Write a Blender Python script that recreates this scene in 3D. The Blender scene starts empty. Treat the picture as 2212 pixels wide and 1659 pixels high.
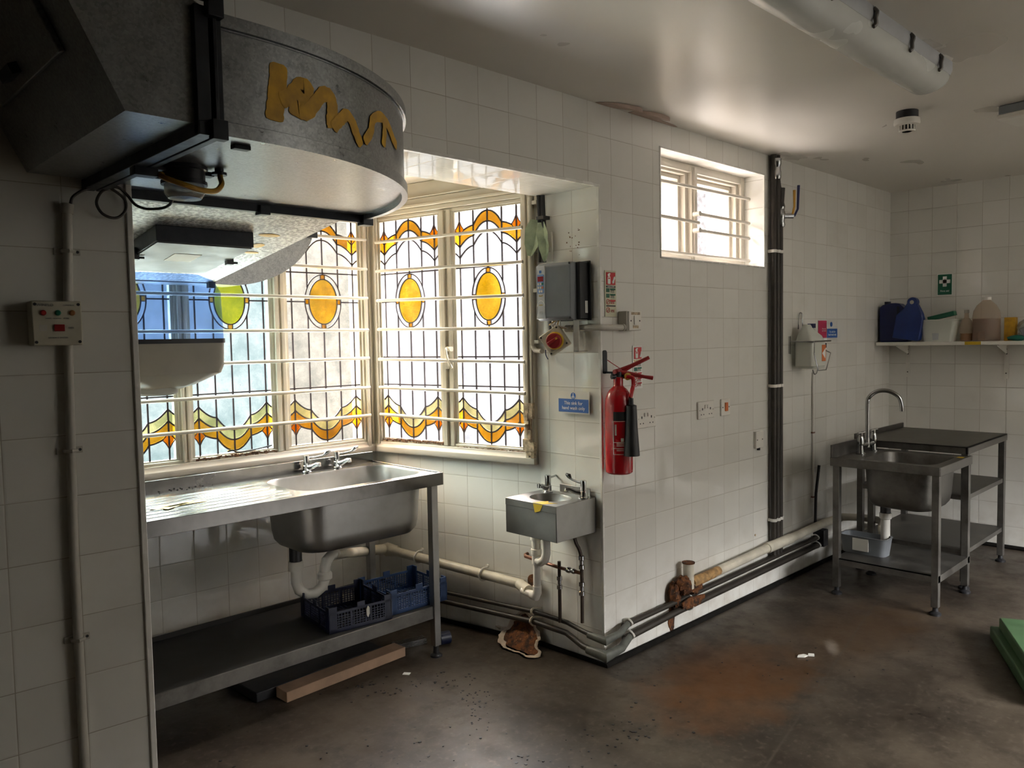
import bpy, bmesh, math, random
from mathutils import Matrix, Vector
random.seed(7)
SC = bpy.context.scene
COL = SC.collection
PI = math.pi
V = Vector
# ------------------------------------------------------------ camera, sky, light, exposure
cd = bpy.data.cameras.new('camera'); cam = bpy.data.objects.new('camera', cd); COL.objects.link(cam)
cd.sensor_fit = 'HORIZONTAL'; cd.sensor_width = 36.0; cd.lens = 1703.88/2212*36; cd.clip_start = 0.02
_r = V((0.71456615, -0.69931002, -0.01899239)); _f = V((0.6975279, 0.71429161, -0.05694142)); _u = V((0.05338581, 0.02744069, 0.99819686))
cam.matrix_world = Matrix(((_r.x, _u.x, -_f.x, -2.59433), (_r.y, _u.y, -_f.y, -2.11843), (_r.z, _u.z, -_f.z, 1.41477), (0, 0, 0, 1)))
SC.camera = cam
SC.view_settings.view_transform = 'Standard'; SC.view_settings.look = 'None'
SC.view_settings.gamma = 1.0; SC.view_settings.use_curve_mapping = False
SC.view_settings.exposure = 1.6
SKY = 1.0
w = bpy.data.worlds.new('world'); SC.world = w; w.use_nodes = True
nt = w.node_tree; bg = nt.nodes['Background']
tc = nt.nodes.new('ShaderNodeTexCoord'); sp = nt.nodes.new('ShaderNodeSeparateXYZ'); nt.links.new(tc.outputs['Generated'], sp.inputs[0])
mz = nt.nodes.new('ShaderNodeMath'); mz.operation = 'MULTIPLY_ADD'; mz.inputs[1].default_value = .5; mz.inputs[2].default_value = .5; nt.links.new(sp.outputs[2], mz.inputs[0])
rp = nt.nodes.new('ShaderNodeValToRGB'); nt.links.new(mz.outputs[0], rp.inputs[0])      # overcast sky; horizon band dimmed for the panes, ground brightened for up-light
e = rp.color_ramp.elements
e[0].position = 0.0; e[0].color = (16, 15.6, 14.8, 1)
e[1].position = 1.0; e[1].color = (10, 10, 10, 1)
for z, c in ((-.47, (15, 14.6, 13.8)), (-.38, (.42, .415, .41)), (.03, (.41, .41, .41)), (.17, (.56, .56, .57)), (.26, (.9, .9, .9)), (.40, (21, 21, 21)), (.56, (42, 41.8, 41.3))):
    q = e.new(z*.5+.5); q.color = (*c, 1)
nt.links.new(rp.outputs[0], bg.inputs[0]); bg.inputs[1].default_value = SKY
cy = SC.cycles
cy.max_bounces = 9; cy.diffuse_bounces = 6; cy.glossy_bounces = 4; cy.transparent_max_bounces = 12; cy.transmission_bounces = 6
cy.caustics_reflective = False; cy.caustics_refractive = False; cy.sample_clamp_indirect = 6.0
cy.use_denoising = True
def portal(name, loc, rot, sx, sy):
    l = bpy.data.lights.new(name, 'AREA'); l.shape = 'RECTANGLE'; l.size = sx; l.size_y = sy
    l.cycles.is_portal = True
    o = bpy.data.objects.new(name, l); COL.objects.link(o); o.location = loc; o.rotation_euler = rot
portal('portal_bay_back', (-0.96, 1.52, 1.47), (-PI/2, 0, 0), 1.5, 1.2)
portal('portal_bay_side', (0.05, 0.9, 1.47), (-PI/2, 0, -PI/2+0.2), 0.95, 1.2)
portal('portal_fill_added', (1.3, -4.66, 1.57), (PI/2, 0, 0), 2.3, 1.25)  # guides sky light through the added rear opening
portal('portal_small_window', (0.95, 0.36, 2.02), (-PI/2, 0, 0), 1.0, 0.5)

# ------------------------------------------------------------ materials
def newmat(name):
    m = bpy.data.materials.new(name); m.use_nodes = True
    return m, m.node_tree, m.node_tree.nodes['Principled BSDF']
def N(t, typ, **k):
    n = t.nodes.new(typ)
    for a, b in k.items(): setattr(n, a, b)
    return n
def math_(t, op, a, b=None, clamp=False):
    n = N(t, 'ShaderNodeMath', operation=op, use_clamp=clamp)
    for i, x in enumerate((a, b)):
        if x is None: continue
        if hasattr(x, 'links'): t.links.new(x, n.inputs[i])
        else: n.inputs[i].default_value = x
    return n.outputs[0]
def mixc(t, f, a, b, blend='MIX'):
    n = N(t, 'ShaderNodeMix', data_type='RGBA', blend_type=blend)
    for s, x in ((n.inputs['Factor'], f), (n.inputs[6], a), (n.inputs[7], b)):
        if hasattr(x, 'links'): t.links.new(x, s)
        else: s.default_value = x if not isinstance(x, tuple) else (*x[:3], 1)
    return n.outputs[2]
def noise(t, scale, vec=None, detail=3, rough=.55, w_=None):
    n = N(t, 'ShaderNodeTexNoise'); n.inputs['Scale'].default_value = scale; n.inputs['Detail'].default_value = detail; n.inputs['Roughness'].default_value = rough
    if vec is not None: t.links.new(vec, n.inputs['Vector'])
    return n.outputs['Fac']
def mapr(t, x, a, b, c=0., d=1.):
    n = N(t, 'ShaderNodeMapRange'); t.links.new(x, n.inputs[0])
    for i, v_ in enumerate((a, b, c, d)): n.inputs[i+1].default_value = v_
    return n.outputs[0]
def objv(t, scale=None):
    o = N(t, 'ShaderNodeTexCoord').outputs['Object']
    if scale:
        m = N(t, 'ShaderNodeMapping'); m.inputs['Scale'].default_value = scale; t.links.new(o, m.inputs[0]); return m.outputs[0]
    return o
def setp(b, col=None, rough=None, metal=None, **k):
    if col is not None: b.inputs['Base Color'].default_value = (*col, 1)
    if rough is not None: b.inputs['Roughness'].default_value = rough
    if metal is not None: b.inputs['Metallic'].default_value = metal
    for a, v_ in k.items(): b.inputs[a.replace('_', ' ')].default_value = v_
def bump(t, b, h, strength=.2, dist=.01):
    n = N(t, 'ShaderNodeBump'); n.inputs['Strength'].default_value = strength; n.inputs['Distance'].default_value = dist
    t.links.new(h, n.inputs['Height']); t.links.new(n.outputs[0], b.inputs['Normal'])
MATS = {}
def simple(name, col, rough=.5, metal=0., var=.12, scale=14, bmp=0., **k):
    m, t, b = newmat(name); setp(b, col, rough, metal, **k)
    ov = objv(t)
    if var:
        f = noise(t, scale, ov)
        c = mixc(t, mapr(t, f, .3, .7), tuple(x*(1-var) for x in col), tuple(min(1, x*(1+var)) for x in col))
        t.links.new(c, b.inputs['Base Color'])
        t.links.new(mapr(t, f, .3, .7, max(0.02, rough-.06), min(1, rough+.08)), b.inputs['Roughness'])
    if bmp: bump(t, b, noise(t, scale*4, ov), bmp, .002)
    MATS[name] = m
    return m
def tile_mat():
    m, t, b = newmat('white_wall_tile')
    uv = N(t, 'ShaderNodeUVMap').outputs[0]; s = N(t, 'ShaderNodeSeparateXYZ'); t.links.new(uv, s.inputs[0])
    fu = math_(t, 'DIVIDE', s.outputs[0], .15); fv = math_(t, 'DIVIDE', s.outputs[1], .15)
    def edge(f):
        fr = math_(t, 'FRACT', f); c = math_(t, 'SUBTRACT', fr, .5); return math_(t, 'ABSOLUTE', c), c
    au, cu = edge(fu); av, cv = edge(fv)
    mx = math_(t, 'MAXIMUM', au, av)
    g = mapr(t, mx, .5-.0085, .5-.0055)
    # per tile random tilt and shade
    fl = N(t, 'ShaderNodeCombineXYZ'); t.links.new(math_(t, 'FLOOR', fu), fl.inputs[0]); t.links.new(math_(t, 'FLOOR', fv), fl.inputs[1])
    wn = N(t, 'ShaderNodeTexWhiteNoise', noise_dimensions='2D'); t.links.new(fl.outputs[0], wn.inputs[0])
    rgb = N(t, 'ShaderNodeSeparateColor'); t.links.new(wn.outputs['Color'], rgb.inputs[0])
    tu = math_(t, 'MULTIPLY', math_(t, 'SUBTRACT', rgb.outputs[0], .5), cu); tv = math_(t, 'MULTIPLY', math_(t, 'SUBTRACT', rgb.outputs[1], .5), cv)
    wav = noise(t, 16, uv, 1, .4)
    h = math_(t, 'ADD', math_(t, 'MULTIPLY', math_(t, 'ADD', tu, tv), 1.6), math_(t, 'MULTIPLY', wav, .55))
    h = math_(t, 'SUBTRACT', h, math_(t, 'MULTIPLY', mapr(t, mx, .47, .5), .8))
    bump(t, b, h, .35, .0018)
    d = noise(t, 3.2, uv, 5, .6)
    base = mixc(t, mapr(t, rgb.outputs[2], 0, 1), (.71, .70, .66), (.76, .75, .71))
    base = mixc(t, mapr(t, d, .55, .8, 0, .35), base, (.56, .53, .46))
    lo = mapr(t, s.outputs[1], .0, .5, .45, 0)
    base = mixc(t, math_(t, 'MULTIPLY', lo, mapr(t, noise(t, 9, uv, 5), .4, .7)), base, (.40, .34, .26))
    gc = mixc(t, mapr(t, noise(t, 5, uv), .35, .65), (.36, .33, .28), (.52, .49, .43))
    t.links.new(mixc(t, g, base, gc), b.inputs['Base Color'])
    t.links.new(mapr(t, g, 0, 1, .06, .8), b.inputs['Roughness'])
    MATS['tile'] = m
def floor_mat():
    m, t, b = newmat('resin_floor')
    o = objv(t); s = N(t, 'ShaderNodeSeparateXYZ'); t.links.new(o, s.inputs[0])
    n1 = noise(t, 1.6, o, 6, .6); n2 = noise(t, 7, o, 6, .65); n3 = noise(t, 40, o, 3)
    c = mixc(t, mapr(t, n1, .36, .64), (.020, .014, .010), (.075, .059, .043))
    c = mixc(t, mapr(t, n2, .5, .66, 0, .75), c, (.026, .019, .013))
    c = mixc(t, mapr(t, n3, .55, .7, 0, .45), c, (.10, .08, .06))
    def blob(x, y, rx, ry, ang=0.):
        dx = math_(t, 'SUBTRACT', s.outputs[0], x); dy = math_(t, 'SUBTRACT', s.outputs[1], y)
        ca, sa = math.cos(ang), math.sin(ang)
        a = math_(t, 'ADD', math_(t, 'MULTIPLY', dx, ca/rx), math_(t, 'MULTIPLY', dy, sa/rx))
        q = math_(t, 'ADD', math_(t, 'MULTIPLY', dx, -sa/ry), math_(t, 'MULTIPLY', dy, ca/ry))
        r = math_(t, 'ADD', math_(t, 'MULTIPLY', a, a), math_(t, 'MULTIPLY', q, q))
        r = math_(t, 'ADD', math_(t, 'POWER', r, .5), math_(t, 'MULTIPLY', math_(t, 'SUBTRACT', n2, .5), 1.7))
        return mapr(t, r, .35, 1.15, 1, 0)
    c = mixc(t, math_(t, 'MULTIPLY', blob(.22, -.46, .50, .30, .15), .9), c, (.085, .030, .004))
    c = mixc(t, math_(t, 'MULTIPLY', blob(.36, -.24, .10, .05), .8), c, (.035, .014, .006))
    c = mixc(t, math_(t, 'MULTIPLY', blob(1.1, -.62, .75, .26, -.1), .55), c, (.05, .025, .009))
    c = mixc(t, math_(t, 'MULTIPLY', blob(-.72, -.02, .05, .2, -.5), .7), c, (.07, .05, .035))
    c = mixc(t, math_(t, 'MULTIPLY', blob(.85, -.62, .10, .03, .5), .6), c, (.20, .17, .14))
    # crumbs and specks
    vo = N(t, 'ShaderNodeTexVoronoi'); vo.inputs['Scale'].default_value = 24; t.links.new(o, vo.inputs['Vector'])
    pat = mapr(t, noise(t, 2.3, o, 3), .52, .62)
    sp_ = math_(t, 'MULTIPLY', mapr(t, vo.outputs['Distance'], .10, .16, 1, 0), pat)
    c = mixc(t, sp_, c, (.006, .004, .003))
    # resin joint lines
    l = math_(t, 'ABSOLUTE', math_(t, 'ADD', math_(t, 'MULTIPLY', s.outputs[0], .19), math_(t, 'ADD', math_(t, 'MULTIPLY', s.outputs[1], -.98), -.82)))
    c = mixc(t, math_(t, 'MULTIPLY', mapr(t, l, .002, .006, 1, 0), .7), c, (.05, .04, .03))
    t.links.new(c, b.inputs['Base Color'])
    t.links.new(mapr(t, n2, .3, .7, .34, .6), b.inputs['Roughness']); setp(b, Specular_IOR_Level=.35)
    bump(t, b, n2, .25, .004)
    MATS['floor'] = m
def metal_mats():
    m, t, b = newmat('brushed_stainless'); o = objv(t, (1.5, 1.5, 60))
    f = noise(t, 6, o, 4); o2 = objv(t); f2 = noise(t, 5, o2, 5)
    t.links.new(mixc(t, mapr(t, f2, .3, .7), (.22, .212, .20), (.35, .34, .325)), b.inputs['Base Color'])
    t.links.new(mapr(t, f2, .3, .75, .33, .5), b.inputs['Roughness']); setp(b, metal=.95)
    bump(t, b, f, .06, .002); MATS['steel'] = m
    m, t, b = newmat('darkened_stainless_top'); o2 = objv(t); f2 = noise(t, 6, o2, 6, .65)  # sink top colour darkened to offset the window glare on it
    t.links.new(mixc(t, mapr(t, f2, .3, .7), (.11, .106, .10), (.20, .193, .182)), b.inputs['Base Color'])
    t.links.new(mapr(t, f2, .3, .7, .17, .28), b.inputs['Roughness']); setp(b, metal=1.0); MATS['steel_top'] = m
    m, t, b = newmat('grimy_stainless'); o = objv(t); f = noise(t, 7, o, 6, .65)
    t.links.new(mixc(t, mapr(t, f, .3, .65), (.07, .065, .058), (.19, .18, .165)), b.inputs['Base Color'])
    t.links.new(mapr(t, f, .3, .7, .35, .6), b.inputs['Roughness']); setp(b, metal=.8); bump(t, b, f, .1, .003); MATS['dull_steel'] = m
    m, t, b = newmat('galvanised_sheet'); o = objv(t)
    vo = N(t, 'ShaderNodeTexVoronoi'); vo.inputs['Scale'].default_value = 210; t.links.new(o, vo.inputs['Vector'])
    sc = N(t, 'ShaderNodeSeparateColor'); t.links.new(vo.outputs['Color'], sc.inputs[0])
    f = noise(t, 22, o, 6, .7)
    k = math_(t, 'ADD', math_(t, 'MULTIPLY', sc.outputs[0], .3), math_(t, 'MULTIPLY', f, .9))
    t.links.new(mixc(t, mapr(t, k, .2, 1.0), (.15, .155, .16), (.37, .38, .385)), b.inputs['Base Color'])
    t.links.new(mapr(t, f, .3, .7, .26, .42), b.inputs['Roughness']); setp(b, metal=.75)
    MATS['galv'] = m
    m, t, b = newmat('spangled_galvanised'); o = objv(t)
    f = noise(t, 85, o, 3, .6); f2 = noise(t, 6, o, 3)
    t.links.new(mixc(t, mapr(t, f, .42, .60), (.12, .115, .11), (.40, .39, .37)), b.inputs['Base Color'])
    t.links.new(mapr(t, f2, .3, .7, .5, .6), b.inputs['Roughness']); setp(b, metal=.45); MATS['spangle'] = m
def glass_pane(name, c1, c2, scale=7, tr=.006):
    m = bpy.data.materials.new(name); m.use_nodes = True; t = m.node_tree; t.nodes.clear()
    out = N(t, 'ShaderNodeOutputMaterial'); o = objv(t)
    f = noise(t, scale, o, 5, .6); f2 = noise(t, 160, o, 3, .7)
    k = math_(t, 'ADD', math_(t, 'MULTIPLY', f, .75), math_(t, 'MULTIPLY', f2, .25))
    c = mixc(t, mapr(t, k, .36, .64), c1, c2)
    vo = N(t, 'ShaderNodeTexVoronoi'); vo.inputs['Scale'].default_value = 26; t.links.new(o, vo.inputs['Vector'])
    sp_ = mapr(t, vo.outputs['Distance'], .03, .08, .5, 0)
    c = mixc(t, math_(t, 'MULTIPLY', sp_, mapr(t, f, .5, .6)), c, (.1, .08, .06))
    a = N(t, 'ShaderNodeBsdfTransparent'); t.links.new(c, a.inputs[0])
    d = N(t, 'ShaderNodeBsdfTranslucent'); t.links.new(c, d.inputs[0])
    g = N(t, 'ShaderNodeBsdfGlossy'); g.inputs['Roughness'].default_value = .15
    mx = N(t, 'ShaderNodeMixShader'); mx.inputs[0].default_value = tr; t.links.new(a.outputs[0], mx.inputs[1]); t.links.new(d.outputs[0], mx.inputs[2])
    m2 = N(t, 'ShaderNodeMixShader'); m2.inputs[0].default_value = .04; t.links.new(mx.outputs[0], m2.inputs[1]); t.links.new(g.outputs[0], m2.inputs[2])
    t.links.new(m2.outputs[0], out.inputs[0]); MATS[name] = m
def clear_plastic(name, col, alpha=.35, rough=.12):
    m, t, b = newmat(name); setp(b, col, rough)
    out = [n for n in t.nodes if n.type == 'OUTPUT_MATERIAL'][0]
    tr = N(t, 'ShaderNodeBsdfTransparent'); tr.inputs[0].default_value = (*[min(1, .25+.75*x) for x in col], 1)
    mx = N(t, 'ShaderNodeMixShader'); mx.inputs[0].default_value = alpha
    t.links.new(tr.outputs[0], mx.inputs[1]); t.links.new(b.outputs[0], mx.inputs[2]); t.links.new(mx.outputs[0], out.inputs[0]); MATS[name] = m
tile_mat(); floor_mat(); metal_mats()
simple('ceiling', (.66, .63, .58), .32, var=.04, scale=2, bmp=.05)
simple('plaster', (.62, .60, .56), .8, var=.06, scale=3)
simple('bounce_dark', (.16, .15, .13), .6, var=.06, scale=3)  # dark tone for unseen walls, keeps bounce light off the left wall
simple('shaded_shelf', (.022, .020, .017), .65, .0, var=.3, scale=8)  # shelf colour blackened to hold the shade under the bench
simple('frame', (.50, .46, .37), .42, var=.06, scale=5, bmp=.04)
simple('frame_white', (.56, .52, .45), .42, var=.05, scale=5, bmp=.03)
simple('bar', (.44, .41, .34), .45, var=.06, scale=12)
simple('rot', (.14, .075, .04), .9, var=.6, scale=40, bmp=.5)
simple('rust_stain', (.34, .20, .08), .7, var=.5, scale=40, bmp=.3)
simple('flaky', (.45, .36, .25), .8, var=.5, scale=60, bmp=.5)
simple('trim', (.78, .77, .73), .25, var=.03)
simple('grime', (.010, .009, .008), .95, var=.4, scale=30, bmp=.3, Specular_IOR_Level=.1)
simple('lead', (.022, .013, .018), .6, var=.1)
simple('black', (.012, .012, .014), .45, var=.2)
simple('dark_steel', (.02, .022, .026), .42, .5, var=.25, scale=30)
simple('dark_pipe', (.032, .026, .02), .5, .2, var=.35, scale=20, bmp=.15)
simple('green_pipe', (.10, .105, .09), .55, var=.3, scale=20, bmp=.15)
simple('copper', (.16, .075, .05), .42, .6, var=.35, scale=30)
simple('dark_copper', (.045, .03, .022), .5, .3, var=.4, scale=30)
simple('chrome', (.42, .42, .42), .15, 1., var=.05)
simple('white_plastic', (.72, .70, .65), .35, var=.06, scale=8)
simple('old_white', (.60, .56, .46), .45, var=.2, scale=10, bmp=.1)
simple('conduit', (.48, .46, .41), .4, var=.08, scale=8)
simple('cream_box', (.50, .47, .37), .45, var=.08)
simple('grey_plastic', (.20, .215, .235), .38, var=.06)
simple('light_grey', (.44, .46, .49), .35, var=.06)
simple('navy', (.004, .007, .028), .4, var=.25, scale=20)
simple('crate_blue', (.018, .05, .14), .45, var=.2, scale=20)
simple('jerry_blue', (.004, .010, .085), .35, var=.15)
simple('jerry_blue2', (.006, .028, .17), .35, var=.15)
simple('red', (.42, .006, .012), .22, var=.08, Coat_Weight=.3)
simple('dull_red', (.30, .012, .015), .4, var=.1)
simple('yellow', (.62, .42, .03), .4, var=.1)
simple('paint_yellow', (.55, .30, .012), .55, var=.22, scale=30)
simple('bright_yellow', (.50, .33, .012), .5, var=.12)
simple('hose_yellow', (.55, .30, .03), .4, var=.12)
simple('blue_sign', (.03, .12, .42), .35, var=.03)
simple('white_print', (.82, .82, .80), .5, var=0)
simple('grey_print', (.25, .25, .24), .5, var=0)
simple('sign_red', (.50, .015, .02), .35, var=.04)
simple('sign_green', (.004, .11, .055), .35, var=.04)
simple('sign_teal', (.01, .15, .11), .35, var=0)
simple('lumi', (.58, .57, .42), .4, var=.04)
simple('pink', (.42, .02, .08), .4, var=.05)
simple('orange', (.62, .16, .04), .45, var=.12, scale=60)
simple('wood', (.33, .21, .135), .65, var=.2, scale=12)
simple('bin_green', (.05, .105, .045), .5, var=.15, scale=12, bmp=.1)
simple('paper', (.70, .69, .63), .7, var=.05)
simple('leaf_paper', (.42, .50, .34), .6, var=.25, scale=22)
def rust_mat():
    m, t, b = newmat('brown_rust'); o = objv(t); f = noise(t, 34, o, 6, .65); f2 = noise(t, 90, o, 3)
    c = mixc(t, mapr(t, f, .38, .62), (.022, .010, .006), (.16, .052, .010)); c = mixc(t, mapr(t, f2, .60, .70, 0, .7), c, (.36, .17, .06))
    t.links.new(c, b.inputs['Base Color']); setp(b, rough=.9); bump(t, b, f, .9, .006); MATS['brown_rust'] = m
rust_mat()
simple('chalk', (.46, .38, .30), .9, var=.2, scale=30, bmp=.5)
simple('peel_pink', (.46, .36, .31), .85, var=.15, scale=12, bmp=.2)
simple('amber_liquid', (.42, .17, .03), .3, var=.1)
simple('lamp_red', (.30, .02, .02), .25, var=0); simple('lamp_green', (.02, .20, .12), .25, var=0); simple('lamp_amber', (.32, .14, .05), .25, var=0)
simple('screen_red', (.25, .01, .02), .2, var=0); simple('panel_blue', (.16, .26, .50), .3, var=0)
simple('diffuser', (.60, .62, .60), .22, var=.05, scale=3, Transmission_Weight=0.)
simple('beige_plastic', (.46, .44, .37), .35, var=.05)
simple('cover_grey', (.10, .105, .105), .5, var=.05)
glass_pane('glass_left', (.56, .66, .67), (.82, .88, .88)); glass_pane('glass_mid', (.62, .61, .57), (.90, .86, .79)); glass_pane('glass_side', (.80, .80, .83), (.97, .97, .98))
glass_pane('glass_small', (.55, .52, .52), (.97, .95, .95), 30)
glass_pane('stain_amber', (.72, .44, .06), (.92, .62, .15)); glass_pane('stain_cream', (.72, .66, .40), (.98, .90, .62)); glass_pane('stain_orange', (.84, .36, .006), (.97, .46, .02))
glass_pane('stain_oval', (.78, .55, .05), (.98, .76, .22), 9); glass_pane('stain_lime', (.56, .56, .02), (.78, .74, .10), 9)
clear_plastic('blue_clear', (.42, .60, .95), .16); clear_plastic('clear_jar', (.75, .75, .72), .4); clear_plastic('clear_bottle', (.75, .66, .56), .22); clear_plastic('brown_liquid', (.42, .22, .12), .3); clear_plastic('amber_glass', (.55, .24, .05), .5); clear_plastic('film', (.6, .62, .6), .55, .3)
clear_plastic('milky', (.70, .72, .66), .85, .4)

# ------------------------------------------------------------ mesh helpers
class MB:
    def __init__(s): s.bm = bmesh.new(); s.uv = s.bm.loops.layers.uv.new('UVMap')
    def face(s, pts, mi=0, uv=None):
        vs = [s.bm.verts.new(p) for p in pts]
        try: f = s.bm.faces.new(vs)
        except ValueError: return
        f.material_index = mi
        if uv:
            for l, u in zip(f.loops, uv): l[s.uv].uv = u
        return f
    def box(s, a, b, M=None, mi=0):
        x0, y0, z0 = a; x1, y1, z1 = b
        P = [V(p) for p in ((x0,y0,z0),(x1,y0,z0),(x1,y1,z0),(x0,y1,z0),(x0,y0,z1),(x1,y0,z1),(x1,y1,z1),(x0,y1,z1))]
        if M: P = [M @ p for p in P]
        v = [s.bm.verts.new(p) for p in P]
        for q in ((3,2,1,0),(4,5,6,7),(0,1,5,4),(1,2,6,5),(2,3,7,6),(3,0,4,7)):
            s.bm.faces.new([v[i] for i in q]).material_index = mi
        return s
    def loft(s, rings, cap=True, mi=0, close=True):
        R = [[s.bm.verts.new(p) for p in r] for r in rings]
        n = len(R[0])
        for a, b in zip(R, R[1:]):
            for i in range(n if close else n-1):
                j = (i+1) % n
                s.bm.faces.new((a[i], a[j], b[j], b[i])).material_index = mi
        if cap and close:
            s.bm.faces.new(list(reversed(R[0]))).material_index = mi; s.bm.faces.new(R[-1]).material_index = mi
        return s
    def cyl(s, p0, p1, r0, r1=None, n=16, cap=True, mi=0):
        p0, p1 = V(p0), V(p1); r1 = r0 if r1 is None else r1
        d = (p1-p0).normalized(); a = d.orthogonal().normalized(); b = d.cross(a)
        return s.loft([[p+(a*math.cos(2*PI*i/n)+b*math.sin(2*PI*i/n))*r for i in range(n)] for p, r in ((p0, r0), (p1, r1))], cap, mi)
    def tube(s, pts, r, n=10, cap=True, mi=0, smooth=0):
        P = [V(p) for p in pts]
        if smooth: P = catmull(P, smooth)
        rr = r if isinstance(r, (list, tuple)) else [r]*len(P)
        rings = []; a = None
        for i, p in enumerate(P):
            d = (P[min(i+1, len(P)-1)]-P[max(i-1, 0)]).normalized()
            if a is None: a = d.orthogonal().normalized()
            a = (a-d*a.dot(d)).normalized(); b = d.cross(a)
            k = 1.0
            if 0 < i < len(P)-1:
                c = (P[i]-P[i-1]).normalized().dot((P[i+1]-P[i]).normalized()); k = 1/max(.6, math.sqrt(max(.05, (1+c)/2)))
            rings.append([p+(a*math.cos(2*PI*j/n)+b*math.sin(2*PI*j/n))*rr[i]*k for j in range(n)])
        return s.loft(rings, cap, mi)
    def lathe(s, prof, c=(0,0,0), n=24, axis='z', mi=0, cap=True, sx=1., sy=1.):
        rings = []
        for r, h in prof:
            ring = []
            for i in range(n):
                x, y = r*math.cos(2*PI*i/n)*sx, r*math.sin(2*PI*i/n)*sy
                p = V((x, y, h)) if axis == 'z' else (V((x, h, -y)) if axis == 'y' else V((h, x, y)))
                ring.append(p+V(c))
            rings.append(ring)
        return s.loft(rings, cap, mi)
    def prism(s, poly, h0, h1, plane='xy', mi=0, M=None):
        f = {'xy': lambda u, v, h: V((u, v, h)), 'xz': lambda u, v, h: V((u, h, v)), 'yz': lambda u, v, h: V((h, u, v))}[plane]
        rings = [[f(u, v, h) for u, v in poly] for h in (h0, h1)]
        if M: rings = [[M @ p for p in r] for r in rings]
        return s.loft(rings, True, mi)
    def strip(s, pts, w, y0, y1, mi=0, M=None):       # flat bar following a polyline in the local xz plane
        P = [V((a, b)) for a, b in pts]; L = []; R = []
        for i, p in enumerate(P):
            d = (P[min(i+1, len(P)-1)]-P[max(i-1, 0)])
            if d.length < 1e-9: d = V((1, 0))
            d.normalize(); nn = V((-d.y, d.x))*w/2; L.append(p+nn); R.append(p-nn)
        rings = [[V((L[i].x, y0, L[i].y)), V((R[i].x, y0, R[i].y)), V((R[i].x, y1, R[i].y)), V((L[i].x, y1, L[i].y))] for i in range(len(P))]
        if M: rings = [[M @ q for q in r] for r in rings]
        return s.loft(rings, True, mi)
    def build(s, name, mats, parent=None, bevel=0., smooth=True, label=None, M=None):
        bmesh.ops.recalc_face_normals(s.bm, faces=s.bm.faces)
        me = bpy.data.meshes.new(name); s.bm.to_mesh(me); s.bm.free()
        for m in (mats if isinstance(mats, (list, tuple)) else [mats]): me.materials.append(MATS[m])
        if smooth:
            for p in me.polygons: p.use_smooth = True
            me.set_sharp_from_angle(angle=math.radians(35))
        o = bpy.data.objects.new(name, me); COL.objects.link(o)
        if parent: o.parent = parent
        if M: o.matrix_world = M
        if bevel:
            b = o.modifiers.new('bevel', 'BEVEL'); b.width = bevel; b.segments = 2; b.limit_method = 'ANGLE'; b.angle_limit = math.radians(40)
        if label: o['label'] = label
        return o
def catmull(P, k):
    out = []
    for i in range(len(P)-1):
        p0, p1, p2, p3 = P[max(i-1, 0)], P[i], P[i+1], P[min(i+2, len(P)-1)]
        for j in range(k):
            t = j/k
            out.append(.5*((2*p1)+(p2-p0)*t+(2*p0-5*p1+4*p2-p3)*t*t+(3*p1-p0-3*p2+p3)*t**3))
    return out+[P[-1]]
def arc(c, r, a0, a1, n=10, ry=None):
    ry = r if ry is None else ry
    return [(c[0]+r*math.cos(math.radians(a0+(a1-a0)*i/n)), c[1]+ry*math.sin(math.radians(a0+(a1-a0)*i/n))) for i in range(n+1)]
def rrect(x0, y0, x1, y1, r, n=5):
    return arc((x1-r, y1-r), r, 0, 90, n)+arc((x0+r, y1-r), r, 90, 180, n)+arc((x0+r, y0+r), r, 180, 270, n)+arc((x1-r, y0+r), r, 270, 360, n)
def tag(o, label, cat, group=None):
    o['label'] = label; o['category'] = cat
    if group: o['group'] = group
    return o
def thing(name, label, cat, loc=(0,0,0), rz=0., group=None):
    o = bpy.data.objects.new(name, None); COL.objects.link(o); o.empty_display_size = .05
    o.matrix_world = Matrix.Translation(loc) @ Matrix.Rotation(rz, 4, 'Z')
    return tag(o, label, cat, group)
def struct(o): o['kind'] = 'structure'; return o
def copy_tree(o, parent=None):
    c = o.copy(); COL.objects.link(c)
    if parent: c.parent = parent
    for ch in [x for x in COL.objects if x.parent == o]: copy_tree(ch, c)
    return c
def text(name, s, size, mat, parent, loc, depth=.0006, align='CENTER', rot=(PI/2, 0, 0), sx=1.):
    c = bpy.data.curves.new('t', 'FONT'); c.body = s; c.size = size; c.extrude = depth; c.align_x = align; c.align_y = 'CENTER'; c.space_line = 1.0
    to = bpy.data.objects.new('t', c); COL.objects.link(to)
    bpy.context.view_layer.update()
    me = bpy.data.meshes.new_from_object(to.evaluated_get(bpy.context.evaluated_depsgraph_get())); bpy.data.objects.remove(to)
    me.name = name; me.materials.clear(); me.materials.append(MATS[mat])
    o = bpy.data.objects.new(name, me); COL.objects.link(o); o.parent = parent; o.location = loc; o.rotation_euler = rot; o.scale = (sx, 1, 1)
    return o
WM = 0.0            # rz of things on the front wall (local x right, y into the wall, z up)
WC = -PI/2          # rz of things on the right wall and the bay jamb

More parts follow.
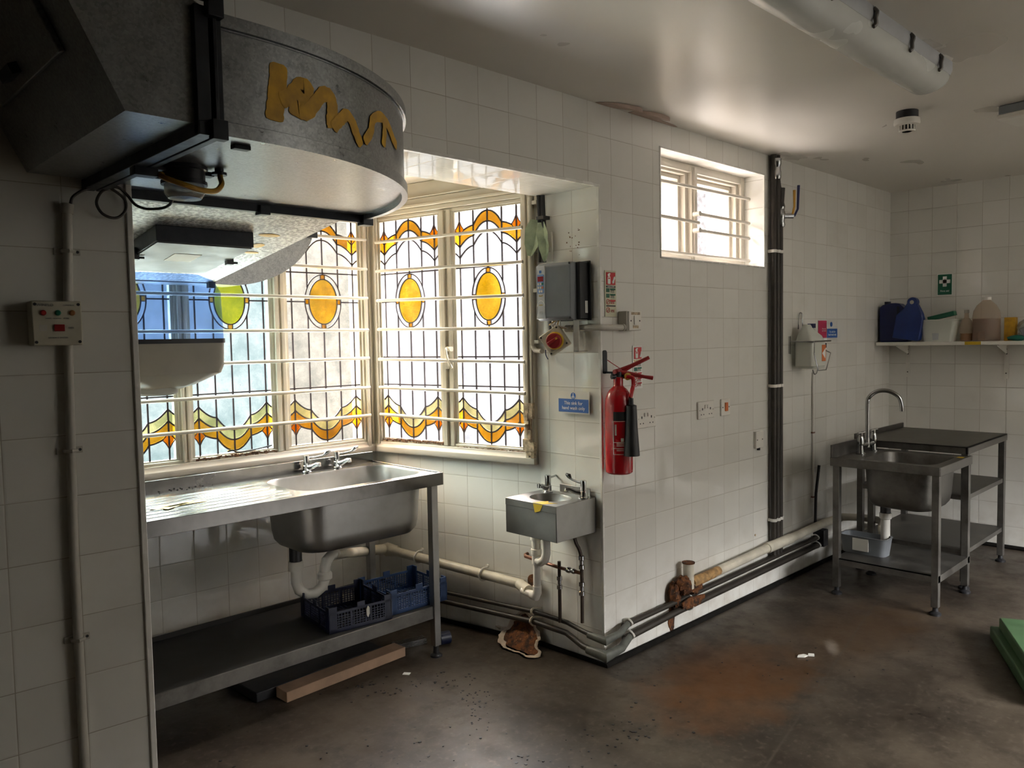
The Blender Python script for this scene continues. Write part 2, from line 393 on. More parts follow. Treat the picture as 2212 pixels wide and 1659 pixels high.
# ------------------------------------------------------------ room shell
def wall(name, p0, p1, z0, z1, thick, uoff=0., holes=(), mats=('tile', 'plaster'), voff=0., ends=True):
    """slab from p0 to p1; room side to the right of travel reversed: its back lies 'thick' along n; holes (s0,s1,z0,z1)"""
    mb = MB(); p0, p1 = V((*p0, 0)), V((*p1, 0)); L = (p1-p0).length; d = (p1-p0)/L
    n = V((-d.y, d.x, 0))                       # away from the room when walking left to right as seen from the room
    S = sorted({0., L, *[h[0] for h in holes], *[h[1] for h in holes]}); Z = sorted({z0, z1, *[h[2] for h in holes], *[h[3] for h in holes]})
    P = lambda s, y, z: p0+d*s+n*y+V((0, 0, z))
    U = lambda s, z: (s-uoff, z-voff)
    def solid(i, j):
        if i < 0 or j < 0 or i >= len(S)-1 or j >= len(Z)-1: return False
        sm, zm = (S[i]+S[i+1])/2, (Z[j]+Z[j+1])/2
        return not any(h[0] < sm < h[1] and h[2] < zm < h[3] for h in holes)
    for i in range(len(S)-1):
        for j in range(len(Z)-1):
            if not solid(i, j): continue
            a, b, c, e_ = S[i], S[i+1], Z[j], Z[j+1]
            mb.face([P(a,0,c), P(b,0,c), P(b,0,e_), P(a,0,e_)], 0, [U(a,c), U(b,c), U(b,e_), U(a,e_)])
            mb.face([P(b,thick,c), P(a,thick,c), P(a,thick,e_), P(b,thick,e_)], 1)
            for di, s_ in ((-1, a), (1, b)):
                if not solid(i+di, j) and (ends or 0 < i+di < len(S)-1 or True):
                    mb.face([P(s_,0,c), P(s_,thick,c), P(s_,thick,e_), P(s_,0,e_)], 0, [(0, c-voff), (thick, c-voff), (thick, e_-voff), (0, e_-voff)])
            for dj, z_ in ((-1, c), (1, e_)):
                if not solid(i, j+dj):
                    mb.face([P(a,0,z_), P(b,0,z_), P(b,thick,z_), P(a,thick,z_)], 0, [(a-uoff, 0), (b-uoff, 0), (b-uoff, thick), (a-uoff, thick)])
    return struct(mb.build(name, list(mats), smooth=False))
H = 2.383
JD = .36
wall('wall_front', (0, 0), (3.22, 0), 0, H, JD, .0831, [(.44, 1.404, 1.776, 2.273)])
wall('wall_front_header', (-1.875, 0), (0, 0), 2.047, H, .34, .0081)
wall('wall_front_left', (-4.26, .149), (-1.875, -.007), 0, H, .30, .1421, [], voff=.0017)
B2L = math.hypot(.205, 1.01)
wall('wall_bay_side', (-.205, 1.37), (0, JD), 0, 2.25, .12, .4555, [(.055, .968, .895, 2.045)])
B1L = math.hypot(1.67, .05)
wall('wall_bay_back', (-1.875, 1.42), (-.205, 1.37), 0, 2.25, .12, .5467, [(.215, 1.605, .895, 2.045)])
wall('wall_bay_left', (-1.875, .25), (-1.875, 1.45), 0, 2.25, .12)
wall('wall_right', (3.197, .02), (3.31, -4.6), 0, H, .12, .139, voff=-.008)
wall('wall_back', (3.4, -4.5), (-4.4, -4.5), 0, H, .12, 0, [(1.0, 3.2, 1.0, 2.15)])  # unseen wall; its opening is added to let in fill light
wall('wall_shade_added', (-.45, -2.75), (-4.3, -2.75), 0, H, .12, mats=('bounce_dark', 'plaster'))  # unseen wall added to keep the fill light off the left side
wall('wall_left', (-4.25, -4.6), (-4.25, .2), 0, H, .12, mats=('bounce_dark', 'plaster'))
def slab(name, a, b, mat): return struct(MB().box(a, b).build(name, mat, smooth=False))
slab('floor', (-4.5, -4.7, -.1), (3.5, 1.6, 0), 'floor')
slab('ceiling', (-4.5, -4.7, H), (3.5, .345, H+.12), 'ceiling')
slab('ceiling_bay', (-2.1, .335, 2.20), (.2, 1.6, 2.5), 'frame_white')
# black skirting seal and tile edge trims
def bead(name, pts, r, mat, z=0.):
    return struct(MB().tube(pts, r, 8).build(name, mat))
bead('baseboard_bay', [(-1.86, 1.405, .006), (-.215, 1.355, .006), (-.018, .36, .006), (-.012, -.012, .004), (3.19, -.012, .006)], .012, 'grime')
bead('baseboard_right', [(3.185, 0, .01), (3.29, -4.4, .01)], .015, 'grime')
bead('baseboard_left', [(-4.2, .13, .006), (-1.87, -.02, .006)], .015, 'grime')
T = [('trim_1', (-.006, -.006, .02), (.006, .008, 2.047)), ('trim_2', (-1.88, -.006, 2.041), (.006, .008, 2.053)), ('trim_3', (-1.881, -.013, .01), (-1.866, .004, 2.047)),
     ('trim_4', (1.400, -.004, 1.772), (1.408, .006, 2.277)), ('trim_5', (.436, -.004, 1.772), (.444, .006, 2.277)), ('trim_6', (.436, -.004, 2.269), (1.408, .006, 2.277)), ('trim_7', (.436, -.004, 1.772), (1.408, .006, 1.780))]
for n_, a, b in T: struct(MB().box(a, b).build(n_, 'trim', bevel=.002))

# ------------------------------------------------------------ leaded windows
def spow(a, b, p=1.8, n=8, steep=True):
    """curve from a (steep start) to b (flat end)"""
    out = []
    for i in range(n+1):
        t = i/n; x = a[0]+(b[0]-a[0])*t; out.append((x, a[1]+(b[1]-a[1])*(1-(1-t)**p)))
    return out
def pane(parent, cu, wd, gm, lime=False, cut=None):
    """one leaded light centred at local u=cu, glass plane y=0; z absolute"""
    k = wd/.42; h = wd/2; z0, z1 = .905, 2.038; ZM = 2.944
    X = lambda u: cu+u*k
    g = MB(); g.box((cu-h-.006, .002, z0), (cu+h+.006, .005, z1)); g.build('glass', gm, parent, smooth=False)
    st = {'stain_cream': MB(), 'stain_amber': MB(), 'stain_orange': MB(), 'stain_oval': MB()}
    ld = MB()
    def lead(pts, w_=.0072): ld.strip([(X(a), b) for a, b in pts], w_, -.004, .0012)
    def fill(m, pts, y=-.0006): st[m].prism([(X(a), b) for a, b in pts], y, y+.0016, 'xz')
    for s in (1, -1):
        for up in (0, 1):
            Z = (lambda z: ZM-z) if up else (lambda z: z)
            A = spow((.172, 1.136), (.086, 1.082))+spow((.086, 1.082), (0, 1.020), 2.1)[1:]
            B = spow((.172, 1.085), (.086, 1.036))+spow((.086, 1.036), (0, .974), 2.1)[1:]
            C = spow((.146, 1.004), (.086, .986), 1.6)+spow((.086, .986), (0, .924), 2.1)[1:]
            Ao = spow((.172, 1.136), (.212, 1.106), 1.4); Bo = spow((.172, 1.085), (.212, 1.056), 1.4)
            m = lambda pts: [(s*a, Z(b)) for a, b in pts]
            if not up: fill('stain_cream', m(A+B[::-1])); fill('stain_cream', m(Ao+Bo[::-1]))
            fill('stain_amber', m(B+C[::-1]+[(.172, 1.033)])); fill('stain_amber', m(Bo+[(.212, 1.0), (.197, 1.004), (.172, 1.033)]))
            dm = [(.172, 1.033), (.197, 1.004), (.184, .985), (.172, .960), (.160, .985), (.146, 1.004)]
            fill('stain_orange', m(dm), -.0009)
            for q in (A, B, C, Ao, Bo): lead(m(q))
            lead(m([(.172, 1.033), (.2, 1.002), (.185, .985), (.172, .958), (.159, .985), (.143, 1.002), (.172, 1.033)]), .005)
    for v in (-.172, -.086, 0, .086, .172):
        hz = 0 if abs(v) > .1 else .135*math.sqrt(max(0, 1-(v/.10)**2))
        if hz > 0:
            lead([(v, z0), (v, 1.618-hz)]); lead([(v, 1.618+hz), (v, z1)])
        else: lead([(v, z0), (v, z1)])
    for z in (1.760, 1.333, 1.192): lead([(-.215, z), (.215, z)], .007)
    lead([(-.215, 1.617), (-.1, 1.617)], .007); lead([(.1, 1.617), (.215, 1.617)], .007)
    el = lambda a, b, n=40: [(a*math.cos(2*PI*i/n), 1.618+b*math.sin(2*PI*i/n)) for i in range(n+1)]
    lead(el(.1, .135), .006); lead(el(.078, .112), .006)
    fill('stain_oval', el(.078, .112)[:-1])
    for a, b in ((0, .1235), (0, -.1235), (.089, 0), (-.089, 0)):
        fill('stain_amber', [(a-.011, 1.618+b-.011), (a+.011, 1.618+b-.011), (a+.011, 1.618+b+.011), (a-.011, 1.618+b+.011)], -.001)
        if a: lead([(a-.011, 1.606+b), (a+.011, 1.606+b)], .004); lead([(a-.011, 1.63+b), (a+.011, 1.63+b)], .004)
        else: lead([(a-.012, 1.606+b), (a-.012, 1.63+b)], .004); lead([(a+.012, 1.606+b), (a+.012, 1.63+b)], .004)
    ld.build('lead_came', 'lead', parent, smooth=False)
    for m, mb in st.items(): mb.build('stained_glass', 'stain_lime' if (lime and m == 'stain_oval') else m, parent, smooth=False)
def window_unit(name, p0, ang, L, mull, panes, zs_bar, bar_y, bar_ext):
    root = bpy.data.objects.new(name, None); COL.objects.link(root); root.matrix_world = Matrix.Translation((*p0, 0)) @ Matrix.Rotation(ang, 4, 'Z'); struct(root)
    fr = MB()
    a, b = panes[0][0]-panes[0][1]/2, panes[-1][0]+panes[-1][1]/2
    # deep outer frame, stepped mouldings round the opening
    for (x0, x1) in ((a-.075, a), (b, b+.06)):
        fr.box((x0, -.022, .84), (x1, .06, 2.20)); fr.box((x0+.012, -.034, .86), (x0+.032, -.02, 2.19)); fr.box((x1-.02, -.03, .88), (x1-.008, -.02, 2.08))
    for m0, m1 in mull:
        fr.box((m0, -.012, .895), (m1, .05, 2.045)); fr.box((m0+.012, -.026, .895), (m0+(m1-m0)*.45, -.01, 2.045)); fr.box((m0+(m1-m0)*.62, -.02, .895), (m1-.008, -.01, 2.045))
    e0, e1 = max(a-.075, 0.002), min(b+.06, L-.002)
    for z0, z1, y in ((2.036, 2.052, -.014), (2.052, 2.075, -.026), (2.075, 2.088, -.040), (2.088, 2.12, -.022), (2.12, 2.128, -.03), (2.128, 2.199, -.012)):
        fr.box((e0, y, z0), (e1, .05, z1))
    fr.box((e0, -.016, .893), (e1, .05, .907))
    fr.build('frame', 'frame', root, bevel=.003)
    sl = MB()
    sl.prism([(-.005, .838), (-.032, .838), (-.036, .846), (-.036, .868), (-.028, .876), (-.024, .884), (-.024, .893), (.02, .895), (.02, .838)], e0, e1, 'yz')
    sl.build('sill', 'frame_white', root, bevel=.002)
    br = MB()
    for cu, wd, *_ in panes:                       # thin casement beads
        for x in (cu-wd/2-.001, cu+wd/2-.011): br.box((x, -.008, .905), (x+.012, .02, 2.038))
        br.box((cu-wd/2, -.007, .905), (cu+wd/2, .02, .914)); br.box((cu-wd/2, -.007, 2.028), (cu+wd/2, .02, 2.038))
    br.build('glazing_bead', 'frame', root)
    for pn in panes: pane(root, pn[0], pn[1], pn[2], pn[3] if len(pn) > 3 else False)
    for z, dz in zs_bar:
        MB().tube([(bar_ext[0], bar_y, z+dz), (bar_ext[0]+.03, bar_y, z+dz), (bar_ext[1]-.03, bar_y, z), (bar_ext[1], bar_y, z)], .0082, 10).build('security_bar', 'bar', root)
    return root
x_ = lambda x: x+1.875
W1 = window_unit('window_1', (-1.875, 1.42), -math.atan2(.05, 1.67), B1L,
    [(x_(-1.228), x_(-1.170)), (x_(-.776), x_(-.702))],
    [(x_(-1.436), .41, 'glass_left'), (x_(-.973), .394, 'glass_left', True), (x_(-.492), .42, 'glass_mid')],
    [(z, 0) for z in (1.937, 1.787, 1.638, 1.475, 1.330, 1.178, 1.033)], -.05, (.17, x_(-.262)))
W2 = window_unit('window_2', (-.205, 1.37), -math.atan2(1.01, .205), B2L,
    [(.472, .556)], [(.268, .408, 'glass_side'), (.758, .402, 'glass_side')],
    [(1.914, .007), (1.76, .014), (1.611, .013), (1.463, .013), (1.31, .013), (1.167, .011), (1.02, .018)], -.05, (.085, .985))
for r_, mbx in ((W2, [(.07, .47, .905, .018), (.56, .95, .892, .012)]), (W1, [(x_(-1.16), x_(-.78), .902, .02)])):
    f_ = MB()
    for a, b, z, hh in mbx:
        xx = a
        while xx < b:
            d_ = random.uniform(.004, .014); f_.box((xx, -.019-random.uniform(0, .003), z-random.uniform(0, hh*.5)), (xx+d_, -.008, z+random.uniform(.001, hh*.5)), Matrix.Translation((xx, 0, z)) @ Matrix.Rotation(random.uniform(-.3, .3), 4, 'Y') @ Matrix.Translation((-xx, 0, -z))); xx += d_*random.uniform(.5, 1.4)
    f_.build('rotten_putty', 'rot', r_, label='crumbling brown rotten putty along the bottom of the glass')
MB().tube([(x_(-1.02), -.03, .925), (x_(-1.0), -.04, .93), (x_(-.97), -.045, .918), (x_(-.85), -.03, .925), (x_(-.80), -.02, .93)], .004, 8, smooth=4).build('casement_stay', 'dark_steel', W1)
fl = MB()
for i in range(26): 
    z = .86+random.random()*.22; fl.box((.985+random.uniform(-.02, .02), -.036-random.uniform(0, .012), z), (1.0+random.uniform(-.02, .025), -.02, z+random.uniform(.02, .06)))
fl.build('peeling_paint', 'flaky', W2, label='peeling brown rotten paint at the lower right corner of the frame')
ct = MB(); ct.tube([(.52, -.03, 1.375), (.535, -.055, 1.37), (.545, -.06, 1.33), (.57, -.055, 1.28)], .0055, 8, smooth=4); ct.cyl((.515, -.02, 1.372), (.55, -.03, 1.372), .012)
ct.box((.508, -.032, 1.275), (.525, -.015, 1.345)); ct.build('casement_latch', 'old_white', W2)
# small high window
W3 = bpy.data.objects.new('window_3', None); COL.objects.link(W3); W3.location = (0, .0, 0); struct(W3)
f3 = MB()
def ring(mb, x0, x1, z0, z1, w_, y0, y1):
    mb.box((x0, y0, z0), (x0+w_, y1, z1)); mb.box((x1-w_, y0, z0), (x1, y1, z1)); mb.box((x0+w_, y0, z1-w_), (x1-w_, y1, z1)); mb.box((x0+w_, y0, z0), (x1-w_, y1, z0+w_))
ring(f3, .44, 1.404, 1.776, 2.273, .038, .115, .30)
f3.box((.872, .11, 1.79), (.918, .30, 2.26)); f3.box((.884, .10, 1.79), (.906, .12, 2.26))
for a, b in ((.478, .872), (.918, 1.366)):
    ring(f3, a, b, 1.80, 2.245, .022, .135, .30); ring(f3, a+.022, b-.022, 1.815, 2.222, .02, .165, .30)
f3.build('frame', 'frame_white', W3, bevel=.002)
g3 = MB(); g3.box((.50, .262, 1.80), (.86, .266, 2.23)); g3.box((.93, .262, 1.80), (1.35, .266, 2.23)); g3.build('glass', 'glass_small', W3, smooth=False)
for x0, x1, z0, z1 in ((.44, 1.385, 2.148, 2.151), (.44, .882, 1.984, 1.979), (.872, 1.385, 2.023, 2.020), (.872, 1.385, 1.941, 1.939), (.44, 1.385, 1.816, 1.817)):
    b_ = MB().tube([(x0, .075, z0), (x1-.02, .075, z1), (x1, .078, z1)], .0085, 10)
    if x0 > .8: b_.cyl((x0, .062, z0), (x0, .10, z0), .012)
    b_.build('security_bar', 'frame_white', W3)
MB().tube([(.60, .24, 1.80), (.60, .235, 1.86), (.595, .23, 1.93)], [.012, .008, .006], 8).build('casement_handle', 'old_white', W3)

W4 = MB(); ring(W4, .2, 2.4, 1.0, 2.15, .05, -4.58, -4.53); W4.box((1.27, -4.58, 1.05), (1.33, -4.53, 2.1)); struct(W4.build('window_fill_added', 'frame_white'))  # unseen window frame, added with its opening for fill light
# ------------------------------------------------------------ extract ductwork
DU = thing('ventilation_duct', 'galvanised metal extract ductwork with yellow scribble hanging above the sink bay', 'duct', (-1.87, .06, 1.82))
DI = Matrix.Translation((1.87, -.06, -1.82))       # world to duct space
def dpart(mb, name, mat, parent=DU, **k):
    bmesh.ops.transform(mb.bm, matrix=DI, verts=mb.bm.verts); return mb.build(name, mat, parent, **k)
cx_, cy_ = -1.87, .06
e1 = MB(); arcp = arc((cx_, cy_), .73, -90, 0, 28)
poly = [(-1.944, cy_-.73)]+arcp+[(cx_, cy_), (-1.944, cy_)]
e1.prism(poly, 1.82, 2.02); elbow = dpart(e1, 'elbow', 'galv')
s_ = MB()
for z0, z1 in ((1.804, 1.830), (1.832, 1.8335), (2.004, 2.028), (2.000, 2.0022)):
    rr_ = .738 if z1-z0 > .01 else .7335
    o1 = [(-1.925, cy_-rr_)]+arc((cx_, cy_), rr_, -90, 0, 28); i1 = [(-1.925, cy_-.722)]+arc((cx_, cy_), .722, -90, 0, 28)
    s_.loft([[V((a, b, z)) for (a, b), z in ((p, z0), (p, z1), (q, z1), (q, z0))] for p, q in zip(o1, i1)])
dpart(s_, 'seam', 'galv')
GR = [[(-84.9,1.966),(-85,1.937),(-85.4,1.904),(-85.8,1.87),(-85.9,1.852)],[(-84.8,1.895),(-83.1,1.906),(-80.9,1.934),(-79.6,1.932),(-80.1,1.901),(-81.5,1.886),(-82.8,1.894)],[(-81.3,1.884),(-79.8,1.884),(-78.1,1.907),(-76.3,1.931),(-74.7,1.933),(-74.1,1.912),(-74.4,1.883),(-74.2,1.868)],[(-74.2,1.868),(-72.4,1.889),(-70.6,1.906),(-69.1,1.897),(-67.9,1.874),(-66.5,1.851)],[(-65.5,1.863),(-63.1,1.893),(-62.1,1.924),(-58.8,1.94),(-55.5,1.932),(-52.4,1.908),(-50,1.899)],[(-57.2,1.937),(-57.4,1.905),(-58.1,1.875)]]
WD = [.036, .031, .028, .024, .022, .021]
gp = MB()
for q, (st_, wd) in enumerate(zip(GR, WD)):
    P = catmull([V((a*.73*PI/180, z)).to_3d() for a, z in st_], 5)
    rings = []
    for i, pp in enumerate(P):
        d = (P[min(i+1, len(P)-1)]-P[max(i-1, 0)]).normalized(); n_ = V((-d.y, d.x, 0)); e_ = min(i, len(P)-1-i)
        ww = wd*(.55 if e_ == 0 else 1)*random.uniform(.9, 1.1)*.55
        row = []
        for off, rr in ((-ww, .7306+q*.0002), (-ww, .7316+q*.0002), (ww, .7316+q*.0002), (ww, .7306+q*.0002)):
            r2 = pp+n_*off; an = r2.x/.73
            row.append(V((cx_+rr*math.cos(an), cy_+rr*math.sin(an), r2.y)))
        rings.append(row)
    gp.loft(rings)
pc = dpart(gp, 'yellow_paint', 'paint_yellow', elbow)
up = MB()                                   # section before the elbow that turns up through the ceiling
yy0, yy1 = -.67, -.02
side = [(-1.944, 1.82), (-2.098, 1.82), (-2.375, H-.004), (-2.17, H-.004), (-2.02, 2.06), (-1.944, 2.03)]
up.prism(side, yy0, yy1, 'xz'); ups = dpart(up, 'rising_section', 'galv')
dr = MB()                                    # inspection door on the slanting underside
ex_ = V((-.277, 0, .559)).normalized(); nn_ = V((-.559, 0, -.277)).normalized()
Md = Matrix(((ex_.x, 0, nn_.x, -2.098), (ex_.y, 1, nn_.y, 0), (ex_.z, 0, nn_.z, 1.82), (0, 0, 0, 1)))
dr.box((.13, -.56, 0), (.5, -.12, .012), Md); door = dpart(dr, 'inspection_door', 'galv', ups, bevel=.002)
dh = MB(); dh.box((.15, -.35, .012), (.17, -.27, .03), Md); dpart(dh, 'door_handle', 'dark_steel', door)
off = MB()                                   # sloping section dropping towards the window
zb = lambda y: 1.838-.14*(y-.06)
off.prism([(.065, zb(.065)), (1.19, zb(1.19)), (1.19, zb(1.19)+.2), (.065, 2.02)], -1.865, -1.135, 'yz'); offs = dpart(off, 'sloping_section', 'spangle')
ap = MB()
Ms = Matrix(((1, 0, 0, 0), (0, 1, 0, .06), (0, -.14, 1, 1.838), (0, 0, 0, 1)))
ap.box((-1.655, .345, -.05), (-1.335, .75, 0), Ms, 0); pan = dpart(ap, 'access_panel', 'dark_steel', bevel=.002, label='shallow black edged access panel with grey cover')
a2 = MB(); a2.box((-1.650, .352, -.054), (-1.340, .745, -.05), Ms); dpart(a2, 'panel_cover', 'cover_grey', pan)
a3 = MB(); a3.box((-1.55, .47, -.0555), (-1.46, .57, -.054), Ms); dpart(a3, 'torn_sticker', 'paper', pan)
for xx in (-1.658, -1.338):
    a4 = MB(); a4.box((xx-.012, .52, -.068), (xx+.012, .54, -.03), Ms); a4.cyl(Ms @ V((xx, .53, -.06)), Ms @ V((xx+(.03 if xx > -1.5 else .03), .53, -.06)), .004); dpart(a4, 'catch', 'black', pan)
for (a, b, c, d) in ((-1.27, .36, .04, .02), (-1.245, .50, .025, .03), (-1.22, .60, .03, .015)):
    yp = MB(); yp.lathe([(c, -.0012), (c*.9, -.002)], (0, 0, 0), 14, sx=1, sy=d/c); bmesh.ops.transform(yp.bm, matrix=Ms @ Matrix.Translation((a, b, 0)), verts=yp.bm.verts)
    dpart(yp, 'yellow_paint', 'paint_yellow', offs)
# flange angle irons
def rail(name, boxes, parent=DU):
    m_ = MB()
    for a, b in boxes: m_.box(a, b)
    return dpart(m_, name, 'dark_steel', parent, bevel=.0015)
rail('flange', [((-1.978, -.69, 1.797), (-1.950, -.0, 1.822)), ((-1.978, -.686, 1.80), (-1.952, -.668, 2.03))])
rail('flange', [((-1.946, -.69, 1.797), (-1.930, -.0, 1.822)), ((-1.946, -.690, 1.80), (-1.938, -.668, 2.30)), ((-1.936, -.682, 1.80), (-1.926, -.668, 2.03))])
rail('flange', [((-1.87, .036, 1.796), (-1.115, .062, 1.822)), ((-1.13, .036, 1.80), (-1.112, .066, 2.03)), ((-1.50, .026, 1.788), (-1.468, .06, 1.815)), ((-1.15, .024, 1.788), (-1.112, .06, 1.82))])
rail('flange_clamp', [((-1.975, -.35, 1.78), (-1.925, -.32, 1.799)), ((-1.95, -.322, 1.782), (-1.89, -.314, 1.789))])
rail('flange_clamp', [((-1.958, -.702, 1.79), (-1.928, -.682, 1.826))])
rail('flange_clamp', [((-1.958, -.702, 2.01), (-1.928, -.682, 2.05)), ((-2.01, -.694, 2.035), (-1.93, -.688, 2.041))])
rail('hanger_bracket', [((-1.858, -.575, 1.811), (-1.822, -.556, 1.82))])
bd = MB()                                    # vertical bend behind, swinging down and left
pts = [(-.905, 2.0), (-.632, 2.0), (-.632, 1.965)]+arc((-1.075, 1.99), .445, -8, -84, 14, .32)+[(-1.16, 1.675), (-1.5, 1.675), (-1.5, 1.9), (-1.2, 1.9)]
bd.prism(pts, 1.20, 1.34, 'xz'); bend = dpart(bd, 'lower_bend', 'galv')
rail('flange', [((-.92, 1.185, 1.905), (-.625, 1.2, 1.955))])
rail('flange', [((-1.16, 1.175, 1.655), (-1.13, 1.2, 1.72))])
# bulkhead lamp under the elbow and cables
BL = thing('bulkhead_lamp', 'black and clear glass jar lamp hanging under the metal duct', 'lamp', (-1.85, -.30, 1.82))
MB().lathe([(.052, 0), (.052, -.008), (.046, -.010), (.046, -.032), (.050, -.034), (.050, -.042)], n=20).build('lamp_base', 'black', BL)
MB().box((-.075, -.012, -.016), (-.04, .012, -.006)).build('mounting_lug', 'black', BL)
MB().box((.04, -.012, -.016), (.066, .012, -.006)).build('mounting_lug', 'black', BL)
MB().lathe([(.043, -.042), (.043, -.062), (.036, -.072), (.001, -.073)], n=20, cap=False).build('glass_jar', 'clear_jar', BL)
c_ = MB().tube([(-1.897, -.30, 1.796), (-1.915, -.33, 1.790), (-1.918, -.36, 1.778), (-1.89, -.385, 1.764), (-1.85, -.385, 1.756), (-1.81, -.37, 1.760), (-1.785, -.35, 1.780), (-1.778, -.33, 1.80), (-1.778, -.325, 1.82)], .0062, 10, smooth=6)
tag(c_.build('yellow_cable', 'hose_yellow'), 'short looped yellow cable from the jar lamp into the duct underside', 'cable')
tag(MB().lathe([(.017, 0), (.017, .006), (.01, .008), (.01, .014)], (-1.778, -.325, 1.806), 14).build('cable_gland', 'dark_steel'), 'small grey gland where the yellow cable enters the duct', 'cable gland')
pl = [(-2.012, -.028, 1.757), (-2.005, -.03, 1.775), (-1.975, -.03, 1.796), (-1.935, -.03, 1.806), (-1.915, -.03, 1.80), (-1.890, -.03, 1.78), (-1.888, -.03, 1.755), (-1.905, -.03, 1.735), (-1.925, -.03, 1.732), (-1.945, -.03, 1.742), (-1.955, -.03, 1.765), (-1.945, -.034, 1.79), (-1.925, -.036, 1.803), (-1.905, -.036, 1.806), (-1.885, -.036, 1.79), (-1.87, -.05, 1.765), (-1.85, -.09, 1.752), (-1.83, -.16, 1.756), (-1.85, -.255, 1.795)]
tag(MB().tube(pl, .0035, 8, smooth=5).build('looped_cable', 'dark_pipe'), 'thin grey cable coiled in one loop above the control box, running to the lamp', 'cable')

# ------------------------------------------------------------ left wall: control box and conduit
LY = -.0655
LP = lambda x: -.007-(x+1.875)*.0655
CB = thing('control_box', 'cream control box with three coloured lamps and a red rocker on the dark left wall', 'control box', (-2.055, LP(-2.055), 1.472), LY)
MB().box((-.052, -.056, -.052), (.052, 0, .052)).build('enclosure', 'cream_box', CB, bevel=.003)
for sx in (-1, 1):
    for sz in (-1, 1): MB().cyl((sx*.045, -.0575, sz*.044), (sx*.045, -.054, sz*.044), .0036, n=10).build('screw', 'black', CB)
for x, m in ((-.029, 'lamp_red'), (.001, 'lamp_green'), (.031, 'lamp_amber')): MB().lathe([(.0066, -.056), (.0066, -.060), (.004, -.063)], (x, 0, .024), 14, 'y').build('indicator_lamp', [m], CB)
MB().box((-.008, -.061, -.019), (.014, -.056, -.003)).build('rocker_switch', 'lamp_red', CB, bevel=.001)
MB().box((-.038, -.0566, -.018), (-.022, -.056, -.004)).build('printed_symbol', 'conduit', CB)
text('lettering', 'WINFLO', .009, 'grey_print', CB, (-.024, -.0564, .042)); text('lettering', 'CONTROL', .005, 'grey_print', CB, (.025, -.0564, .042))
text('lettering', 'FAULT   NORMAL   FILTER', .0042, 'grey_print', CB, (0, -.0564, .011)); text('lettering', 'FAN', .006, 'grey_print', CB, (.028, -.0564, -.011)); text('lettering', 'EXTRACT SYSTEM', .005, 'grey_print', CB, (0, -.0564, -.034))
CO = thing('conduit', 'vertical grey plastic conduit running down the dark left wall', 'conduit', (-2.02, LP(-2.02), 0), LY)
cpt = MB().tube([(-.018, -.014, .01), (-.018, -.014, .9), (-.007, -.014, 1.42)], .0105, 14); cpt.build('pipe', 'conduit', CO)
MB().tube([(-.002, -.014, 1.524), (.006, -.014, 1.745)], .0105, 14).build('pipe', 'conduit', CO)
MB().tube([(.005, -.014, 1.735), (.007, -.014, 1.758)], .0135, 14).build('end_bush', 'conduit', CO)
for z, x in ((1.645, .003), (1.165, -.013), (.70, -.018)):
    MB().box((x-.028, -.005, z-.008), (x+.028, 0, z+.008)).tube([(x-.0125, 0, z), (x-.0125, -.018, z), (x, -.0275, z), (x+.0125, -.018, z), (x+.0125, 0, z)], .004, 6).cyl((x-.022, -.006, z), (x-.022, -.003, z), .0035).cyl((x+.022, -.006, z), (x+.022, -.003, z), .0035, mi=1).build('saddle_clip', ['conduit', 'black'], CO)
# paper towel dispenser on the hidden side of the bay opening
PT = thing('towel_dispenser', 'blue transparent and beige centrefeed paper towel dispenser beside the leaded window', 'towel dispenser', (-1.71, .27, 1.27))
def sring(z, a, b, r=.05, dx=0): return [V((x+dx, y, z)) for x, y in rrect(-a, -b, a, b, r, 6)]
MB().loft([sring(.155, .158, .125), sring(.30, .155, .122), sring(.335, .14, .108), sring(.352, .11, .08)]).build('cover', 'blue_clear', PT)
MB().loft([sring(.150, .1605, .1275), sring(.163, .1605, .1275)]).build('seam_band', 'black', PT)
MB().loft([sring(.010, .03, .03, .02, .0), sring(.03, .09, .07, .04, .0), sring(.062, .150, .115), sring(.085, .157, .122), sring(.15, .158, .125)]).build('base', 'beige_plastic', PT)
MB().lathe([(.048, 0), (.055, .006), (.055, .035)], (-.01, 0, 0), 20).build('nozzle', 'milky', PT)
# ------------------------------------------------------------ big sink bench in the bay
SK = thing('sink_bench', 'long stainless steel sink bench with drainer and low shelf under the leaded window', 'sink', (-1.12, .88, 0))
X0, X1, Y0, Y1, ZT = -.745, .735, -.285, .27, .826
top = MB()
bx0, bx1, by0, by1, br_ = .085, .70, -.225, .165, .10
n8 = rrect(bx0, by0, bx1, by1, br_, 6)
def frame_face(mb, outer, inner, z, mi=0):
    """outer rectangle x0,y0,x1,y1 and inner closed loop: radial quads"""
    x0, y0, x1, y1 = outer; cx, cy = sum(p[0] for p in inner)/len(inner), sum(p[1] for p in inner)/len(inner)
    def proj(p):
        dx, dy = p[0]-cx, p[1]-cy; k = min((x1-cx)/dx if dx > 1e-9 else 1e9, (x0-cx)/dx if dx < -1e-9 else 1e9, (y1-cy)/dy if dy > 1e-9 else 1e9, (y0-cy)/dy if dy < -1e-9 else 1e9)
        return (cx+dx*k, cy+dy*k)
    n = len(inner); cs = [(x1, y1), (x0, y1), (x0, y0), (x1, y0)]
    for i in range(n):
        a, b = inner[i], inner[(i+1) % n]; A, B = proj(a), proj(b); q = [a, b, B]
        for c in cs:
            if abs(A[0]-B[0]) > 1e-6 and abs(A[1]-B[1]) > 1e-6 and ((abs(c[0]-A[0]) < 1e-6 and abs(c[1]-B[1]) < 1e-6) or (abs(c[1]-A[1]) < 1e-6 and abs(c[0]-B[0]) < 1e-6)): q.append(c)
        q.append(A); mb.face([V((*p, z)) for p in q], mi)
frame_face(top, (.03, Y0, X1, Y1), n8, ZT)
